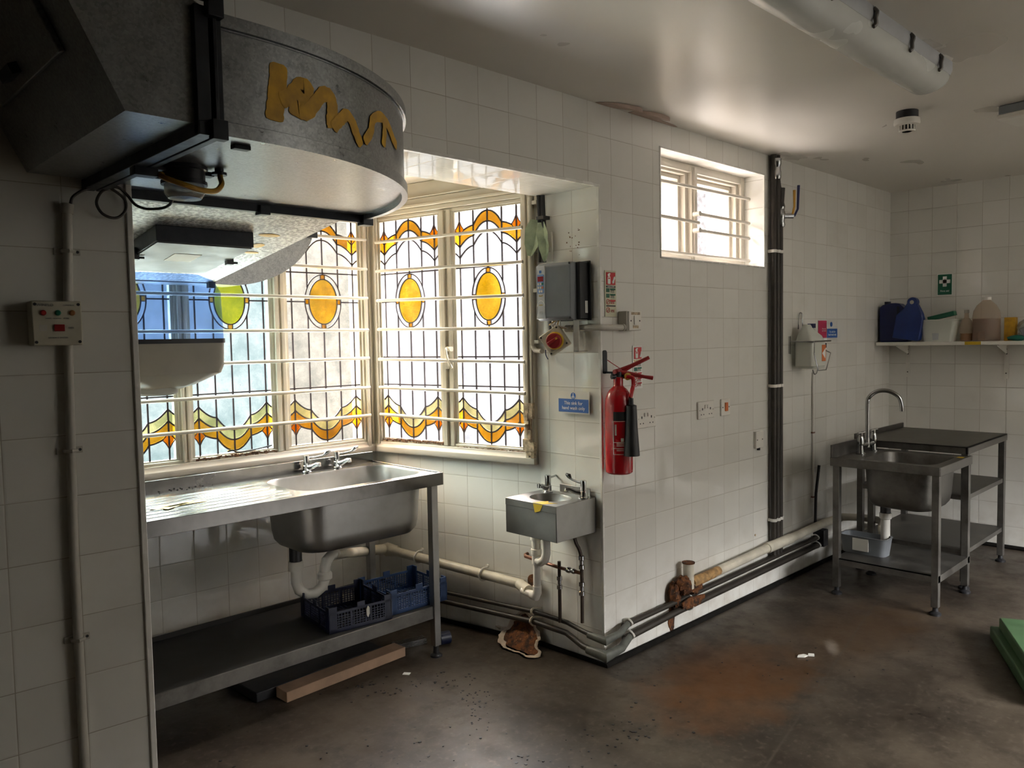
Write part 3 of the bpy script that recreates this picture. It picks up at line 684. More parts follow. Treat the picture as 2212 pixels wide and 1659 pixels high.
top.face([V(p) for p in ((X0, Y0, ZT), (.03, Y0, ZT), (.03, Y1, ZT), (X0, Y1, ZT))])
for i in range(7):                              # raised drainer ribs
    y = -.22+i*.055; top.prism([(y-.006, ZT-.0005), (y, ZT+.003), (y+.006, ZT-.0005)], X0+.03, .05+(-.02 if i in (0, 6) else 0), 'yz')
top.box((X0, Y0-.002, ZT-.053), (X1, Y0+.012, ZT+.004)); top.box((X1-.012, Y0, ZT-.053), (X1, Y1, ZT+.004)); top.box((X0, Y1-.012, ZT-.05), (X1, Y1, ZT+.048)); top.box((X0, Y0+.012, ZT-.05), (X0+.012, Y1, ZT))
top.box((X0, Y1, .80), (X1, .47, .828))  # hidden rear ledge, added to block window light behind the bench
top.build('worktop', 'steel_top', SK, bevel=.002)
def bowl(name, x0, y0, x1, y1, r, zt, zb_, par, mat, taper=.012):
    mb = MB(); rg = []
    for z, ins in ((zt, 0), (zt-.008, .004), (zb_+.07, taper), (zb_+.03, taper+.008), (zb_+.01, taper+.024), (zb_, taper+.055)):
        rg.append([V((x, y, z)) for x, y in rrect(x0+ins, y0+ins, x1-ins, y1-ins, max(.01, r-ins*.3), 6)])
    R2 = []
    for z, ins in ((zt-.004, -.003), (zb_+.07, taper-.003), (zb_+.03, taper+.004), (zb_+.008, taper+.02), (zb_-.003, taper+.055)):
        R2.append([V((x, y, z)) for x, y in rrect(x0+ins, y0+ins, x1-ins, y1-ins, max(.01, r-ins*.3), 6)])
    def tube_(rings):
        R = [[mb.bm.verts.new(p) for p in q] for q in rings]; n = len(R[0])
        for a, b in zip(R, R[1:]):
            for i in range(n): mb.bm.faces.new((a[i], a[(i+1) % n], b[(i+1) % n], b[i]))
        mb.bm.faces.new(R[-1])
    tube_(rg); tube_(R2)
    bmesh.ops.recalc_face_normals(mb.bm, faces=mb.bm.faces)
    return mb.build(name, mat, par)
bw = bowl('bowl', bx0, by0, bx1, by1, br_, ZT, .555, SK, 'steel')
MB().prism(rrect(-.011, .63, .011, .70, .01, 4), -.006, 0, 'yz').build('overflow', 'dull_steel', bw).location = (.105, -.03, 0)
for lx, ly in ((-.70, -.262), (.69, -.262), (-.70, .235), (.69, .235)):
    lg = MB().box((lx-.017, ly-.017, .05), (lx+.017, ly+.017, ZT-.01)).build('leg', 'steel', SK, bevel=.002)
    MB().lathe([(.028, 0), (.028, .008), (.014, .016), (.012, .05)], (lx, ly, 0), 16).build('foot', 'black', lg)
MB().box((X0+.02, -.270, .176), (.69, -.262, .232)).build('shelf_front', 'dull_steel', SK, bevel=.0015)
MB().box((X0+.02, -.26, .222), (.69, .24, .23)).box((X0+.02, .232, .19), (.69, .24, .25)).build('low_shelf', 'shaded_shelf', SK, bevel=.0015, label='dull low shelf with under-bench shade in its dark colour')
ypm = MB()
for a in (.35, -.12, .9): ypm.strip([(-.35-.10*math.cos(a), -.08-.05*math.sin(a)), (-.35, -.08), (-.35+.10*math.cos(a), -.08+.06*math.sin(a))], .022, 0, .001, M=Matrix(((1, 0, 0, 0), (0, 0, 1, 0), (0, 1, 0, ZT+.003), (0, 0, 0, 1))))
ypm.build('yellow_paint', 'bright_yellow', SK)
def lever_tap(par, x, y, z, rz, lever_rz, blk=False, s=1.0, name='tap', lup=.12):
    tp = bpy.data.objects.new(name, None); COL.objects.link(tp); tp.parent = par; tp.location = (x, y, z); tp.rotation_euler = (0, 0, rz); tp.scale = (s, s, s)
    b_ = MB(); b_.lathe([(.022, 0), (.022, .004), (.017, .008), (.016, .03), (.013, .033)], n=18)
    b_.tube([(0, 0, .022), (0, -.03, .026), (0, -.06, .040), (0, -.072, .040), (0, -.074, .030)], [.013, .011, .009, .0095, .009], 12)
    b_.lathe([(.0135, .033), (.0135, .072), (.012, .076)], n=18); b_.build('tap_body', 'chrome', tp)
    l_ = MB(); c, s2 = math.cos(lever_rz), math.sin(lever_rz)
    l_.tube([(0, 0, .064), (c*.035, s2*.035, .062+lup*.02), (c*.075, s2*.075, .062+lup*.06), (c*.09, s2*.09, .066+lup*.12)], [.006, .0045, .004, .0045], 8)
    l_.tube([(c*.08, s2*.08, .062+lup*.07), (c*.095, s2*.095, .068+lup*.13), (c*.112, s2*.112, .071+lup*.15)], [.004, .0105, .006], 10)
    l_.build('lever', 'black' if blk else 'chrome', tp)
    return tp
lever_tap(SK, .345, .215, ZT, 0.35, -.25-.35); lever_tap(SK, .505, .215, ZT, .35, -.05-.35)
cr = MB()
for i in range(34): 
    x, y = random.uniform(X0+.05, .0), Y1-.012-abs(random.gauss(0, .025)); r = random.uniform(.001, .0035); cr.box((x, y, ZT), (x+r*2, y+r, ZT+r))
tag(cr.build('debris', 'black', M=Matrix.Translation((-1.12, .88, 0))), 'scattered black crumbs along the back of the steel drainer', 'crumbs')['kind'] = 'stuff'

# ------------------------------------------------------------ waste plumbing, bay
WP = thing('waste_pipe', 'white plastic waste pipe with U trap from the big sink along the bay wall', 'waste pipe', (-.93, .95, .3))
WI = Matrix.Translation((.93, -.95, -.3))
def wpart(mb, name, mat, par=WP, **k):
    bmesh.ops.transform(mb.bm, matrix=WI, verts=mb.bm.verts); return mb.build(name, mat, par, **k)
wpart(MB().cyl((-.925, .95, .475), (-.925, .95, .56), .027, n=20), 'tail', 'black')
wpart(MB().lathe([(.033, .435), (.033, .46), (.030, .475)], (-.925, .95, 0), 20), 'collar', 'white_plastic')
wpart(MB().tube([(-.925, .95, .445), (-.925, .95, .38), (-.915, .945, .345), (-.885, .935, .322), (-.85, .925, .322), (-.82, .915, .345), (-.808, .912, .38), (-.806, .912, .43), (-.795, .915, .455), (-.765, .93, .468), (-.72, .955, .465)], .0225, 16), 'u_trap', 'white_plastic')
wpart(MB().lathe([(.026, .375), (.032, .38), (.032, .402), (.026, .41)], (-.808, .912, 0), 20), 'collar', 'white_plastic')
wpart(MB().tube([(-.74, .94, .466), (-.25, 1.26, .335), (-.235, 1.245, .33)], .0205, 16), 'pipe', 'old_white')
wpart(MB().tube([(-.262, 1.25, .338), (-.232, 1.262, .33), (-.205, 1.20, .325)], .026, 16), 'elbow', 'old_white')
wpart(MB().tube([(-.222, 1.23, .328), (-.055, .43, .276)], .023, 16), 'pipe', 'old_white')
wpart(MB().lathe([(.034, -.005), (.034, .004)], (-.02, .40, .29), 20, 'x'), 'wall_plate', 'brown_rust')
wpart(MB().tube([(-.06, .45, .277), (-.075, .405, .272), (-.092, .36, .272)], .026, 14), 'elbow', 'old_white')
for t_ in (.22, .72):
    P_ = V((-.222, 1.23, .328)).lerp(V((-.055, .43, .276)), t_)
    wpart(MB().tube([P_+V((.03, 0, .028)), P_+V((-.005, 0, .030)), P_+V((-.028, 0, .005)), P_+V((-.018, 0, -.024)), P_+V((.02, 0, -.028))], .0045, 6, smooth=3).cyl(P_+V((.022, 0, .036)), P_+V((.03, 0, .036)), .008), 'pipe_clip', 'white_plastic')
# ------------------------------------------------------------ crates and oddments under the bench
def crate(name, label, loc, w_, d_, h_, mat, rz, group='blue plastic crates on the bench shelf'):
    t = thing(name, label, 'crate', loc, rz, group)
    m = MB(); th = .004
    def side(M, L, cut=True):
        m.box((0, 0, 0), (L, th, .018), M); m.box((0, 0, h_*.62), (L, th, h_*.70), M)
        n = int(L/.013)
        for i in range(n+1):
            x = L*i/n; m.box((x-.0018, 0, .015), (x+.0018, th*.8, h_*.64), M)
        for i in range(1, 6): z = .015+(h_*.6-.015)*i/6; m.box((0, .0005, z-.0016), (L, th*.7, z+.0016), M)
        for x0 in (0, L-.034): m.box((x0, 0, 0), (x0+.034, th*1.4, h_*.86), M)
        m.box((L*.44, 0, h_*.66), (L*.56, th, h_*.86), M)
        m.box((L*.33, 0, .01), (L*.36, th*1.4, h_*.68), M); m.box((L*.64, 0, .01), (L*.67, th*1.4, h_*.68), M)
    side(Matrix.Translation((0, 0, 0)), w_); side(Matrix.Translation((0, d_-th, 0)), w_)
    R = Matrix.Rotation(PI/2, 4, 'Z'); side(Matrix.Translation((th, 0, 0)) @ R, d_); side(Matrix.Translation((w_, 0, 0)) @ R, d_)
    m.build('crate_wall', mat, t, smooth=False)
    b = MB(); n = 16
    for i in range(n+1): b.box((w_*i/n-.002 if i else 0, 0, .003), (w_*i/n+.002, d_, .006))
    for i in range(n+1): b.box((0, d_*i/n-.002 if i else 0, .002), (w_, d_*i/n+.002, .005))
    b.build('crate_floor', mat, t, smooth=False)
    return t
c1 = crate('crate', 'dark navy plastic mesh crate with a white tag under the sink bowl', (-.945, .655, .231), .285, .29, .125, 'navy', -.12)
lb = MB().prism([(.17, .035), (.178, .05), (.178, .075), (.17, .085), (.162, .07), (.164, .045)], -.006, -.005, 'xz').build('paper_tag', 'paper', c1)
crate('crate', 'brighter blue plastic mesh crate beside the right leg of the steel bench', (-.645, .652, .231), .30, .27, .125, 'crate_blue', -.05)
tag(MB().box((-.30, -.04, 0), (.30, .04, .042)).build('wooden_board', 'wood', bevel=.002, M=Matrix.Translation((-.83, .74, .001)) @ Matrix.Rotation(.05, 4, 'Z') @ Matrix.Rotation(-.0, 4, 'X')), 'pale brown wooden board lying on the floor under the steel bench', 'board')
tag(MB().box((-.42, -.13, 0), (.20, .12, .04)).build('dark_tray', 'black', bevel=.004, M=Matrix.Translation((-.80, .92, .001)) @ Matrix.Rotation(.05, 4, 'Z')), 'black box lying behind the wooden board under the bench', 'box')
gt = MB()
for i in range(24): gt.box((i*.0065, 0, .0), (i*.0065+.002, .05, .022))
for i in range(4): gt.box((0, 0, i*.007), (.156, .004, i*.007+.002)); gt.box((0, i*.016, .02), (.156, i*.016+.002, .022))
tag(gt.build('metal_grille', 'steel', smooth=False, M=Matrix.Translation((-.52, .80, .002)) @ Matrix.Rotation(-.25, 4, 'Z')), 'small perforated metal grille on the floor behind the bench leg', 'grille')
cc = MB().cyl((0, 0, .032), (.05, .0, .032), .030, n=20).cyl((-.02, 0, .032), (0, 0, .032), .022, n=16, mi=1)
tag(cc.build('blue_tin', ['navy', 'conduit'], M=Matrix.Translation((-.345, .70, .001)) @ Matrix.Rotation(-.3, 4, 'Z')), 'small dark blue tin lying on the floor beside the bench foot', 'tin')
tag(MB().box((0, 0, 0), (.022, .03, .002)).build('paper_scrap', 'paper', M=Matrix.Translation((-.64, .54, .001)) @ Matrix.Rotation(.6, 4, 'Z')), 'square white scrap of paper on the floor before the steel bench', 'scrap')
ps = MB().prism([(0, 0), (.03, -.008), (.055, .004), (.04, .018), (.012, .014)], 0, .005).prism([(.05, 0), (.075, -.01), (.082, .004), (.06, .014)], .001, .008)
tag(ps.build('plastic_scrap', 'paper', M=Matrix.Translation((.64, -.56, .001)) @ Matrix.Rotation(-.6, 4, 'Z')), 'crumpled whitish scrap on the brown stained floor right of the corner', 'scrap')
fc = MB()
for (ax, ay, bx, by, n_, sg) in ((-.95, .62, -.45, .30, 60, .05), (-.55, .25, -.75, -.05, 50, .04), (-.9, -.35, -.2, -.45, 70, .08), (.2, -.3, 1.2, -.9, 30, .15), (-1.4, .3, -.9, -.3, 40, .12)):
    for i in range(n_):
        k = random.random(); x = ax+(bx-ax)*k+random.gauss(0, sg); y = ay+(by-ay)*k+random.gauss(0, sg); r = random.uniform(.002, .0075); a = random.random()*3
        if x > -.06 and y > -.04: continue
        fc.prism([(x+r*math.cos(a+q)*random.uniform(.6, 1), y+r*math.sin(a+q)*random.uniform(.6, 1)) for q in (0, 1.3, 2.5, 3.9, 5.1)], 0.0003, random.uniform(.001, .003))
fo = tag(fc.build('floor_crumbs', 'black', smooth=False), 'dark crumbs and grit scattered over the brown floor', 'crumbs'); fo['kind'] = 'stuff'
# ------------------------------------------------------------ hand basin on the jamb
HB = thing('hand_basin', 'small stainless wall basin with yellow paint smear beside the corner', 'basin', (-.012, .175, 0), WC)
hx, zt_, zb2 = .148, .732, .582
ca = MB(); ins = arc((0, -.125), .098, 0, 360, 28)[:-1]
frame_face(ca, (-hx, -.25, hx, -.0), [(a, -.125+(b+.125)*.82) for a, b in ins], zt_)
ca.box((-hx, -.25, zb2), (hx, -.246, zt_)); ca.box((-hx, -.25, zb2), (-hx+.004, 0, zt_)); ca.box((hx-.004, -.25, zb2), (hx, 0, zt_)); ca.box((-hx, -.252, zt_-.03), (hx, -.25, zt_)); ca.box((-hx, -.004, zb2), (hx, 0, zt_+.0))
ca.build('apron', 'steel', HB, bevel=.0015)
bb = MB(); R_ = []
for r, z in ((1, zt_), (.95, zt_-.01), (.85, zt_-.06), (.6, zt_-.095), (.15, zt_-.10)): R_.append([V((a*r, -.125+(b+.125)*.82*r, z)) for a, b in ins])
bb.loft(R_, cap=False); bb.face(R_[-1]); bb.build('bowl', 'steel', HB)
MB().box((-.055, -.004, zt_), (.12, 0, zt_+.035)).build('wall_bracket', 'steel', HB, bevel=.001)
yb = MB().prism([(.03, zt_-.04), (.06, zt_-.03), (.075, zt_-.003), (.02, zt_-.003)], -.2535, -.252, 'xz').prism([(.02, -.253), (.075, -.253), (.11, -.20), (.07, -.215), (.05, -.19), (.03, -.22)], zt_+.0002, zt_+.001)
yb.build('yellow_paint', 'bright_yellow', HB)
lever_tap(HB, -.088, -.045, zt_, .2, PI*.45, False, 1.0); lever_tap(HB, .118, -.045, zt_, -.9, PI+.75, True, 1.0, lup=.12)
BT = thing('basin_waste', 'white plastic bottle trap and waste pipe under the small hand basin', 'waste pipe', (-.09, .305, .25))
BI = Matrix.Translation((.09, -.305, -.25))
def bpart(mb, name, mat):
    bmesh.ops.transform(mb.bm, matrix=BI, verts=mb.bm.verts); return mb.build(name, mat, BT)
bpart(MB().lathe([(.020, .585), (.020, .55), (.027, .548), (.027, .52), (.021, .518), (.021, .48), (.025, .478), (.025, .455), (.021, .45), (.021, .41)], (-.10, .30, 0), 18), 'bottle_trap', 'white_plastic')
bpart(MB().tube([(-.105, .235, .585), (-.105, .235, .47), (-.105, .245, .44), (-.105, .27, .425), (-.10, .30, .43)], .0195, 14), 'trap_bend', 'white_plastic')
bpart(MB().tube([(-.10, .30, .43), (-.10, .30, .285), (-.10, .315, .265), (-.10, .36, .265), (-.098, .395, .268)], .0165, 14), 'pipe', 'white_plastic')
bpart(MB().tube([(-.10, .30, .31), (-.10, .30, .28), (-.10, .31, .262), (-.10, .335, .262)], .020, 14), 'elbow', 'white_plastic')
CP = thing('copper_pipes', 'thin dark copper supply pipes and valves below the hand basin', 'pipe', (-.06, .20, .17))
CI = Matrix.Translation((.06, -.20, -.17))
def cpart(mb, name, mat):
    bmesh.ops.transform(mb.bm, matrix=CI, verts=mb.bm.verts); return mb.build(name, mat, CP)
cpart(MB().tube([(-.055, .205, .155), (-.055, .205, .43)], .008, 10), 'pipe', 'dark_copper')
cpart(MB().tube([(-.055, .075, .185), (-.055, .075, .44), (-.055, .085, .50), (-.06, .10, .53), (-.07, .11, .585)], .008, 10, smooth=3), 'pipe', 'dark_copper')
cpart(MB().tube([(-.01, .44, .415), (-.03, .44, .41), (-.04, .43, .408), (-.055, .205, .402), (-.055, .075, .402)], .008, 10), 'cross_pipe', 'copper')
for y, z in ((.205, .335), (.075, .335), (.075, .45)): cpart(MB().lathe([(.010, -.03), (.013, -.028), (.013, -.012), (.009, -.008), (.009, .008), (.013, .012), (.013, .028), (.010, .03)], (-.055, y, z), 12), 'compression_valve', 'chrome')
cpart(MB().lathe([(.010, -.03), (.013, -.02), (.009, -.006), (.014, .004), (.012, .02)], (-.055, .14, .402), 12, 'y'), 'stop_valve', 'chrome')
# ------------------------------------------------------------ heating pipes round the corner
for nm, z, r, o_, lab in (('upper', .165, .0125, .034, 'upper of the two dark heating pipes running low round the corner'), ('lower', .12, .016, .040, 'lower thicker dark heating pipe running low round the corner')):
    t = thing('heating_pipe', lab, 'pipe', (0, -.04, z))
    pz = .018 if nm == 'lower' else 0
    a = MB().tube([(-.20-o_, 1.32, z-.01), (-.185-o_, 1.10, z), (-.15-o_+.03, .90, z), (-.02-o_+.005, .36, z-.002), (-.012-o_, .17, z-.005), (-.03-o_, .06, z-.012-pz), (-.035-o_, -.03-o_, z-.02-pz), (.03, -.025-o_-.005, z-.014-pz), (.10, -o_, z-.006-pz*.6)], r*.82, 12)
    bmesh.ops.translate(a.bm, vec=(0, .04, -z), verts=a.bm.verts); a.build('bay_run', 'dark_pipe', t)
    a = MB().tube([(.09, -o_, z-.006-pz*.6), (.5, -o_, z), (1.52, -o_, z+.015), (2.02, -o_, z+.022)], r, 12); bmesh.ops.translate(a.bm, vec=(0, .04, -z), verts=a.bm.verts); a.build('wall_run', 'dark_pipe', t)
    a = MB().tube([(-.034-o_, .03, z-.018-pz), (-.035-o_, -.03-o_, z-.02-pz), (.03, -.025-o_-.005, z-.014-pz), (.12, -o_, z-.006-pz*.6)], r*1.12, 12); bmesh.ops.translate(a.bm, vec=(0, .04, -z), verts=a.bm.verts); a.build('corner_sleeve', 'green_pipe', t)
    for x, zz in ((.135, z-.004-pz*.5), (.60, z), (1.98, z+.022)):
        a = MB().tube([(x, -.002, zz+.006), (x, -o_*.8, zz+r*1.25), (x, -o_-r*1.15, zz), (x, -o_*.8, zz-r*1.25), (x, -.002, zz-.01)], .005, 6, smooth=3); bmesh.ops.translate(a.bm, vec=(0, .04, -z), verts=a.bm.verts); a.build('pipe_clip', 'white_plastic', t)
    a = MB().tube([(-.002, .37, z+.004), (-.02-o_, .37, z+r*1.2), (-.028-o_-r*.6, .37, z), (-.02-o_, .37, z-r*1.2)], .005, 6, smooth=3); bmesh.ops.translate(a.bm, vec=(0, .04, -z), verts=a.bm.verts); a.build('pipe_clip', 'old_white', t)
tag(MB().box((2.0, -.07, .13), (2.06, -.001, .23)).build('pipe_sleeve', 'black', bevel=.003), 'black box where the low heating pipes enter the wall behind the far sink', 'sleeve')
# riser pipes
RP = [(1.455, .016), (1.492, .018), (1.530, .016)]
rl = ['left of the three dark riser pipes on the white wall', 'middle and thickest of the three dark riser pipes', 'right of the three dark riser pipes, with a lever valve near the ceiling']
for i, ((x, r), lab) in enumerate(zip(RP, rl)):
    t = thing('riser_pipe', lab, 'pipe', (x, -.028, .13), 0, 'dark riser pipes')
    zb3 = .05
    if i == 2: MB().tube([(0, 0, zb3), (0, 0, 1.93), (.0, 0, 1.98), (-.012, 0, 2.06), (-.03, 0, 2.12), (-.035, 0, H-.135)], r, 12, smooth=3).build('pipe', 'dark_pipe', t)
    else: MB().tube([(0, 0, zb3), (0, 0, H-.131)], r, 14).build('pipe', 'dark_pipe', t)
    for z in (1.865, 1.13, .385): MB().lathe([(r+.004, -.008), (r+.004, .008)], (0, 0, z-.13), 14).box((-.012, 0, z-.138), (.012, .027, z-.122)).build('pipe_clip', 'white_plastic', t)
    if i == 0: MB().lathe([(.018, 0), (.021, .01), (.021, .04), (.018, .05), (.018, .07), (.022, .08), (.022, .11)], (.012, -.015, 2.12), 12).build('coupling', 'chrome', t)
    if i == 2:
        MB().lathe([(.018, 0), (.022, .012), (.018, .03), (.022, .055), (.022, .075), (.017, .09), (.02, .11)], (0, -.006, 1.87), 12).cyl((0, -.01, 1.93), (.05, -.05, 1.93), .014).build('valve_body', 'chrome', t)
        MB().tube([(.04, -.05, 1.93), (.055, -.055, 1.98), (.055, -.055, 2.07)], [.006, .006, .008], 8).build('yellow_lever', 'hose_yellow', t)
        MB().tube([(.055, -.055, 1.93), (.085, -.06, 1.97), (.095, -.06, 2.10)], [.006, .006, .008], 8).build('blue_lever', 'jerry_blue', t)
# white waste along the front wall
WW = thing('waste_pipe', 'stained white waste pipe with rusty broken joint low on the front wall', 'waste pipe', (.6, -.05, .25))
WWI = Matrix.Translation((-.6, .05, -.25))
def w2(mb, name, mat, **k):
    bmesh.ops.transform(mb.bm, matrix=WWI, verts=mb.bm.verts); return mb.build(name, mat, WW, **k)
w2(MB().tube([(.60, -.05, .232), (1.33, -.05, .253), (1.60, -.055, .258), (2.02, -.06, .272), (2.17, -.09, .28)], .024, 16), 'pipe', 'old_white')
w2(MB().tube([(.60, -.05, .232), (.66, -.05, .234), (.70, -.05, .2352), (.84, -.05, .2395)], [.0262, .0256, .0246, .0241], 16), 'stained_end', 'rust_stain')
w2(MB().tube([(1.335, -.05, .253), (1.60, -.055, .258)], .0285, 16), 'coupling', 'old_white')
w2(MB().tube([(2.13, -.07, .276), (2.19, -.10, .285), (2.19, -.24, .30), (2.12, -.36, .31), (1.98, -.43, .315)], .022, 14, smooth=3), 'far_run', 'old_white')
w2(MB().tube([(.575, -.05, .215), (.575, -.05, .335)], .026, 16), 'branch_stub', 'old_white')
w2(MB().lathe([(.030, 0), (.031, .006)], (.575, -.05, .335), 16), 'stub_rim', 'brown_rust')
def lumpy(mb, c, rx, ry, rz, seed, n=14, m_=9, amp=.22):
    rnd = random.Random(seed); rings = []
    for j in range(m_+1):
        ph = PI*j/m_; ring = []
        for i in range(n):
            th = 2*PI*i/n; k = 1+rnd.uniform(-amp, amp)
            ring.append(V((c[0]+rx*k*math.sin(ph)*math.cos(th), c[1]+ry*k*math.sin(ph)*math.sin(th), c[2]+rz*k*math.cos(ph))) if 0 < j < m_ else V((c[0]+.001*math.cos(th), c[1]+.001*math.sin(th), c[2]+rz*math.cos(ph))))
        rings.append(ring)
    return mb.loft(rings)
w2(lumpy(lumpy(lumpy(MB(), (.535, -.045, .235), .05, .035, .045, 3), (.62, -.05, .205), .055, .03, .03, 4), (.49, -.03, .20), .035, .025, .06, 5), 'rust_crust', 'brown_rust')
def flatblob(c, rx, rz, seed, y0, y1, amp=.18, n=26):
    rnd = random.Random(seed); k = 1; pts = []
    for i in range(n):
        k = .6*k+.4*(1+rnd.uniform(-amp, amp)*2); th = 2*PI*i/n; pts.append((c[0]+rx*k*math.cos(th), c[1]+rz*k*math.sin(th)))
    return pts
m_ = MB().prism(flatblob((.50, .075), .026, .065, 9, 0, 0), -.004, 0, 'xz')
tag(m_.build('damaged_tile_patch', 'brown_rust'), 'brown broken tile patch below the rusty pipe joint', 'damage')
rs = MB().prism(flatblob((.60, .145), .10, .028, 12, 0, 0), -.062, -.055, 'xz')
w2(rs, 'rust_streak', 'brown_rust')
# rusty hole at the foot of the bay wall
RH = thing('rusty_hole', 'brown rusty hole with pale crusty rim at the foot of the bay wall', 'damage', (-.03, .40, .0), WC)
rnd = random.Random(21)
outl = [(-.155, -.03), (-.13, .03), (-.10, .045), (-.07, .085), (-.02, .095), (.02, .075), (.035, .03), (.07, .01), (.085, -.03), (.13, -.05), (.135, -.085), (.09, -.11), (.03, -.105), (-.02, -.115), (-.07, -.10), (-.12, -.07)]
sc_ = lambda k, dx=0, dz=0: [(a*k+dx, b*k+dz) for a, b in outl]
Mt = Matrix.Rotation(math.radians(-42), 4, 'X')
rr = MB(); P2 = [p.to_2d() for p in catmull([V((*p, 0)) for p in outl+[outl[0]]], 4)[:-1]]
j1 = [(p.x*(1+rnd.uniform(-.05, .05)), p.y*(1+rnd.uniform(-.06, .06))) for p in P2]
inn = [(a*rnd.uniform(.78, .88), b*rnd.uniform(.78, .88)+.003) for a, b in j1]
rr.loft([[V((a, -.012, b+.055)) for a, b in j1], [V((a*1.0, -.022, b+.055)) for a, b in j1], [V((a, -.026, b+.055)) for a, b in [(x*.92, z*.92) for x, z in j1]], [V((a, -.018, b+.055)) for a, b in inn]], cap=False)
for v in rr.bm.verts: v.co.y -= max(0, .075-v.co.z)*.95; v.co.z = max(.004, v.co.z*.62+.012) if v.co.z < .075 else v.co.z
rr.build('crusty_rim', 'chalk', RH)
r2 = MB(); r2.prism(inn, -.016, -.010, 'xz')
for v in r2.bm.verts: v.co.z += .055; v.co.y -= max(0, .075-v.co.z)*.95; v.co.z = max(.006, v.co.z*.62+.012) if v.co.z < .075 else v.co.z
r2.build('rust', 'brown_rust', RH)
pk = MB()
for i in range(12): pk = lumpy(pk, (-.035-random.uniform(0, .012), .56+i*.022, .02+random.uniform(0, .014)), .010, .018, .010, 30+i, 8, 5)
tag(pk.build('flaking_sealant', 'chalk'), 'pale flaking lump of sealant along the black skirting left of the rusty hole', 'sealant')

# ------------------------------------------------------------ electrics on the bay jamb
JX = -.012
IV = thing('inverter_drive', 'grey and black motor inverter box with red display on the bay jamb', 'inverter', (JX, .155, 1.613), WC); IV.scale = (.74, .8, .98)
MB().box((-.128, -.075, -.122), (.145, -.006, .122)).box((-.135, -.008, -.128), (.162, 0, .128)).build('heatsink_base', 'black', IV, bevel=.004)
iv = MB()
def ivr(z, y0, y1, ins): return [V((x, y, z)) for x, y in ((-.128+ins, y0), (.10, y0), (.118, y0), (.118, y1), (.06, y1-.012), (-.028, y1-.03), (-.040, y1-.034), (-.11, y1-.034), (-.128+ins, y1-.012))]
iv.loft([ivr(-.126, -.07, -.100, .012), ivr(-.112, -.07, -.122, 0), ivr(.108, -.07, -.122, 0), ivr(.122, -.07, -.104, .012)]); iv.build('housing', 'grey_plastic', IV, bevel=.004)
MB().prism([(-.112, -.118), (-.036, -.118), (-.042, -.09), (-.036, .09), (-.042, .112), (-.108, .112), (-.098, .09), (-.098, -.09)], -.160, -.150, 'xz').build('front_panel', 'light_grey', IV, bevel=.003)
MB().prism(rrect(-.097, -.008, -.046, .075, .006), -.1615, -.158, 'xz').build('keypad', 'panel_blue', IV)
MB().box((-.093, -.163, .044), (-.050, -.1605, .066)).build('display', 'screen_red', IV)
for i, (x, z) in enumerate([(-.087, .034), (-.071, .034), (-.056, .034), (-.087, .018), (-.071, .018), (-.056, .018), (-.079, .002), (-.063, .002)]):
    MB().cyl((x, -.161, z), (x, -.164, z), .006, .005, 12).build('button', ['lamp_green' if i == 2 else ('orange' if i == 5 else 'white_plastic')], IV)
MB().box((-.082, -.1615, .080), (-.065, -.160, .092)).build('badge', 'blue_sign', IV)
MB().strip(arc((-.072, -.068), .03, 10, 170, 10), .0025, -.1612, -.160).build('arc_mark', 'white_print', IV)
text('lettering', 'Drive IP', .009, 'yellow', IV, (-.072, -.1612, -.018)); text('lettering', 'VECTRA', .007, 'yellow', IV, (-.072, -.1612, -.058)); text('lettering', 'L1 L2 L3\nU  V  W', .006, 'white_print', IV, (-.072, -.1612, -.092))
lbp = MB().box((-.005, -.0, -.026), (.0, .0015, .026)).build('rating_label', 'white_print', IV); lbp.rotation_euler = (0, 0, 0); lbp.location = (.146, -.035, -.07); lbp.scale = (.2, 14, 1)
for x, z in ((.112, .116), (.112, -.116)): MB().cyl((x, -.119, z), (x, -.124, z), .005, n=10).build('screw', 'black', IV)
IS = thing('isolator_switch', 'tilted beige isolator with red rotary knob on yellow ring, hanging below the inverter', 'switch', (JX-.115, .148, 1.405), WC)
MR = Matrix.Rotation(math.radians(30), 4, 'Z') @ Matrix.Rotation(math.radians(-33), 4, 'Y')
def ipart(mb, name, mat, **k):
    bmesh.ops.transform(mb.bm, matrix=MR, verts=mb.bm.verts); return mb.build(name, mat, IS, **k)
ipart(MB().box((-.048, -.006, -.048), (.048, .05, .048)), 'enclosure', 'cream_box', bevel=.004)
ipart(MB().lathe([(.038, -.006), (.038, -.012), (.034, -.018)], (.004, 0, -.004), 26, 'y'), 'yellow_ring', 'yellow')
ipart(MB().lathe([(.032, -.016), (.032, -.040), (.029, -.044)], (.004, 0, -.004), 26, 'y').box((-.024, -.052, -.011), (.032, -.042, .003)), 'rotary_knob', 'dull_red', bevel=.002)
ipart(MB().box((.018, -.054, -.008), (.026, -.0515, -.001)), 'pointer', 'yellow')
for x in (-.04, .04):
    for z in (-.04, .04): ipart(MB().cyl((x, -.008, z), (x, -.005, z), .004, n=10), 'screw', 'black')
tq = text('lettering', 'OFF I', .008, 'grey_print', IS, (0, 0, 0)); tq.matrix_local = MR @ Matrix.Translation((.0, -.0068, .036)) @ Matrix.Rotation(PI/2, 4, 'X')
tag(MB().box((-.075, .055, 1.355), (-.016, .085, 1.36)).box((-.075, .055, 1.355), (-.071, .085, 1.49)).box((-.075, .055, 1.487), (-.016, .085, 1.491)).build('steel_bracket', 'conduit', bevel=.001), 'bent grey metal bracket behind the tilted isolator', 'bracket')
wr = MB()
for i in range(4): wr.tube([(-.06-i*.01, .20-i*.018, 1.49), (-.11, .19-i*.02, 1.472-.008*i), (-.12-.005*i, .16, 1.475), (-.09, .13-i*.01, 1.455)], .0025, 6, smooth=4, mi=i % 2)
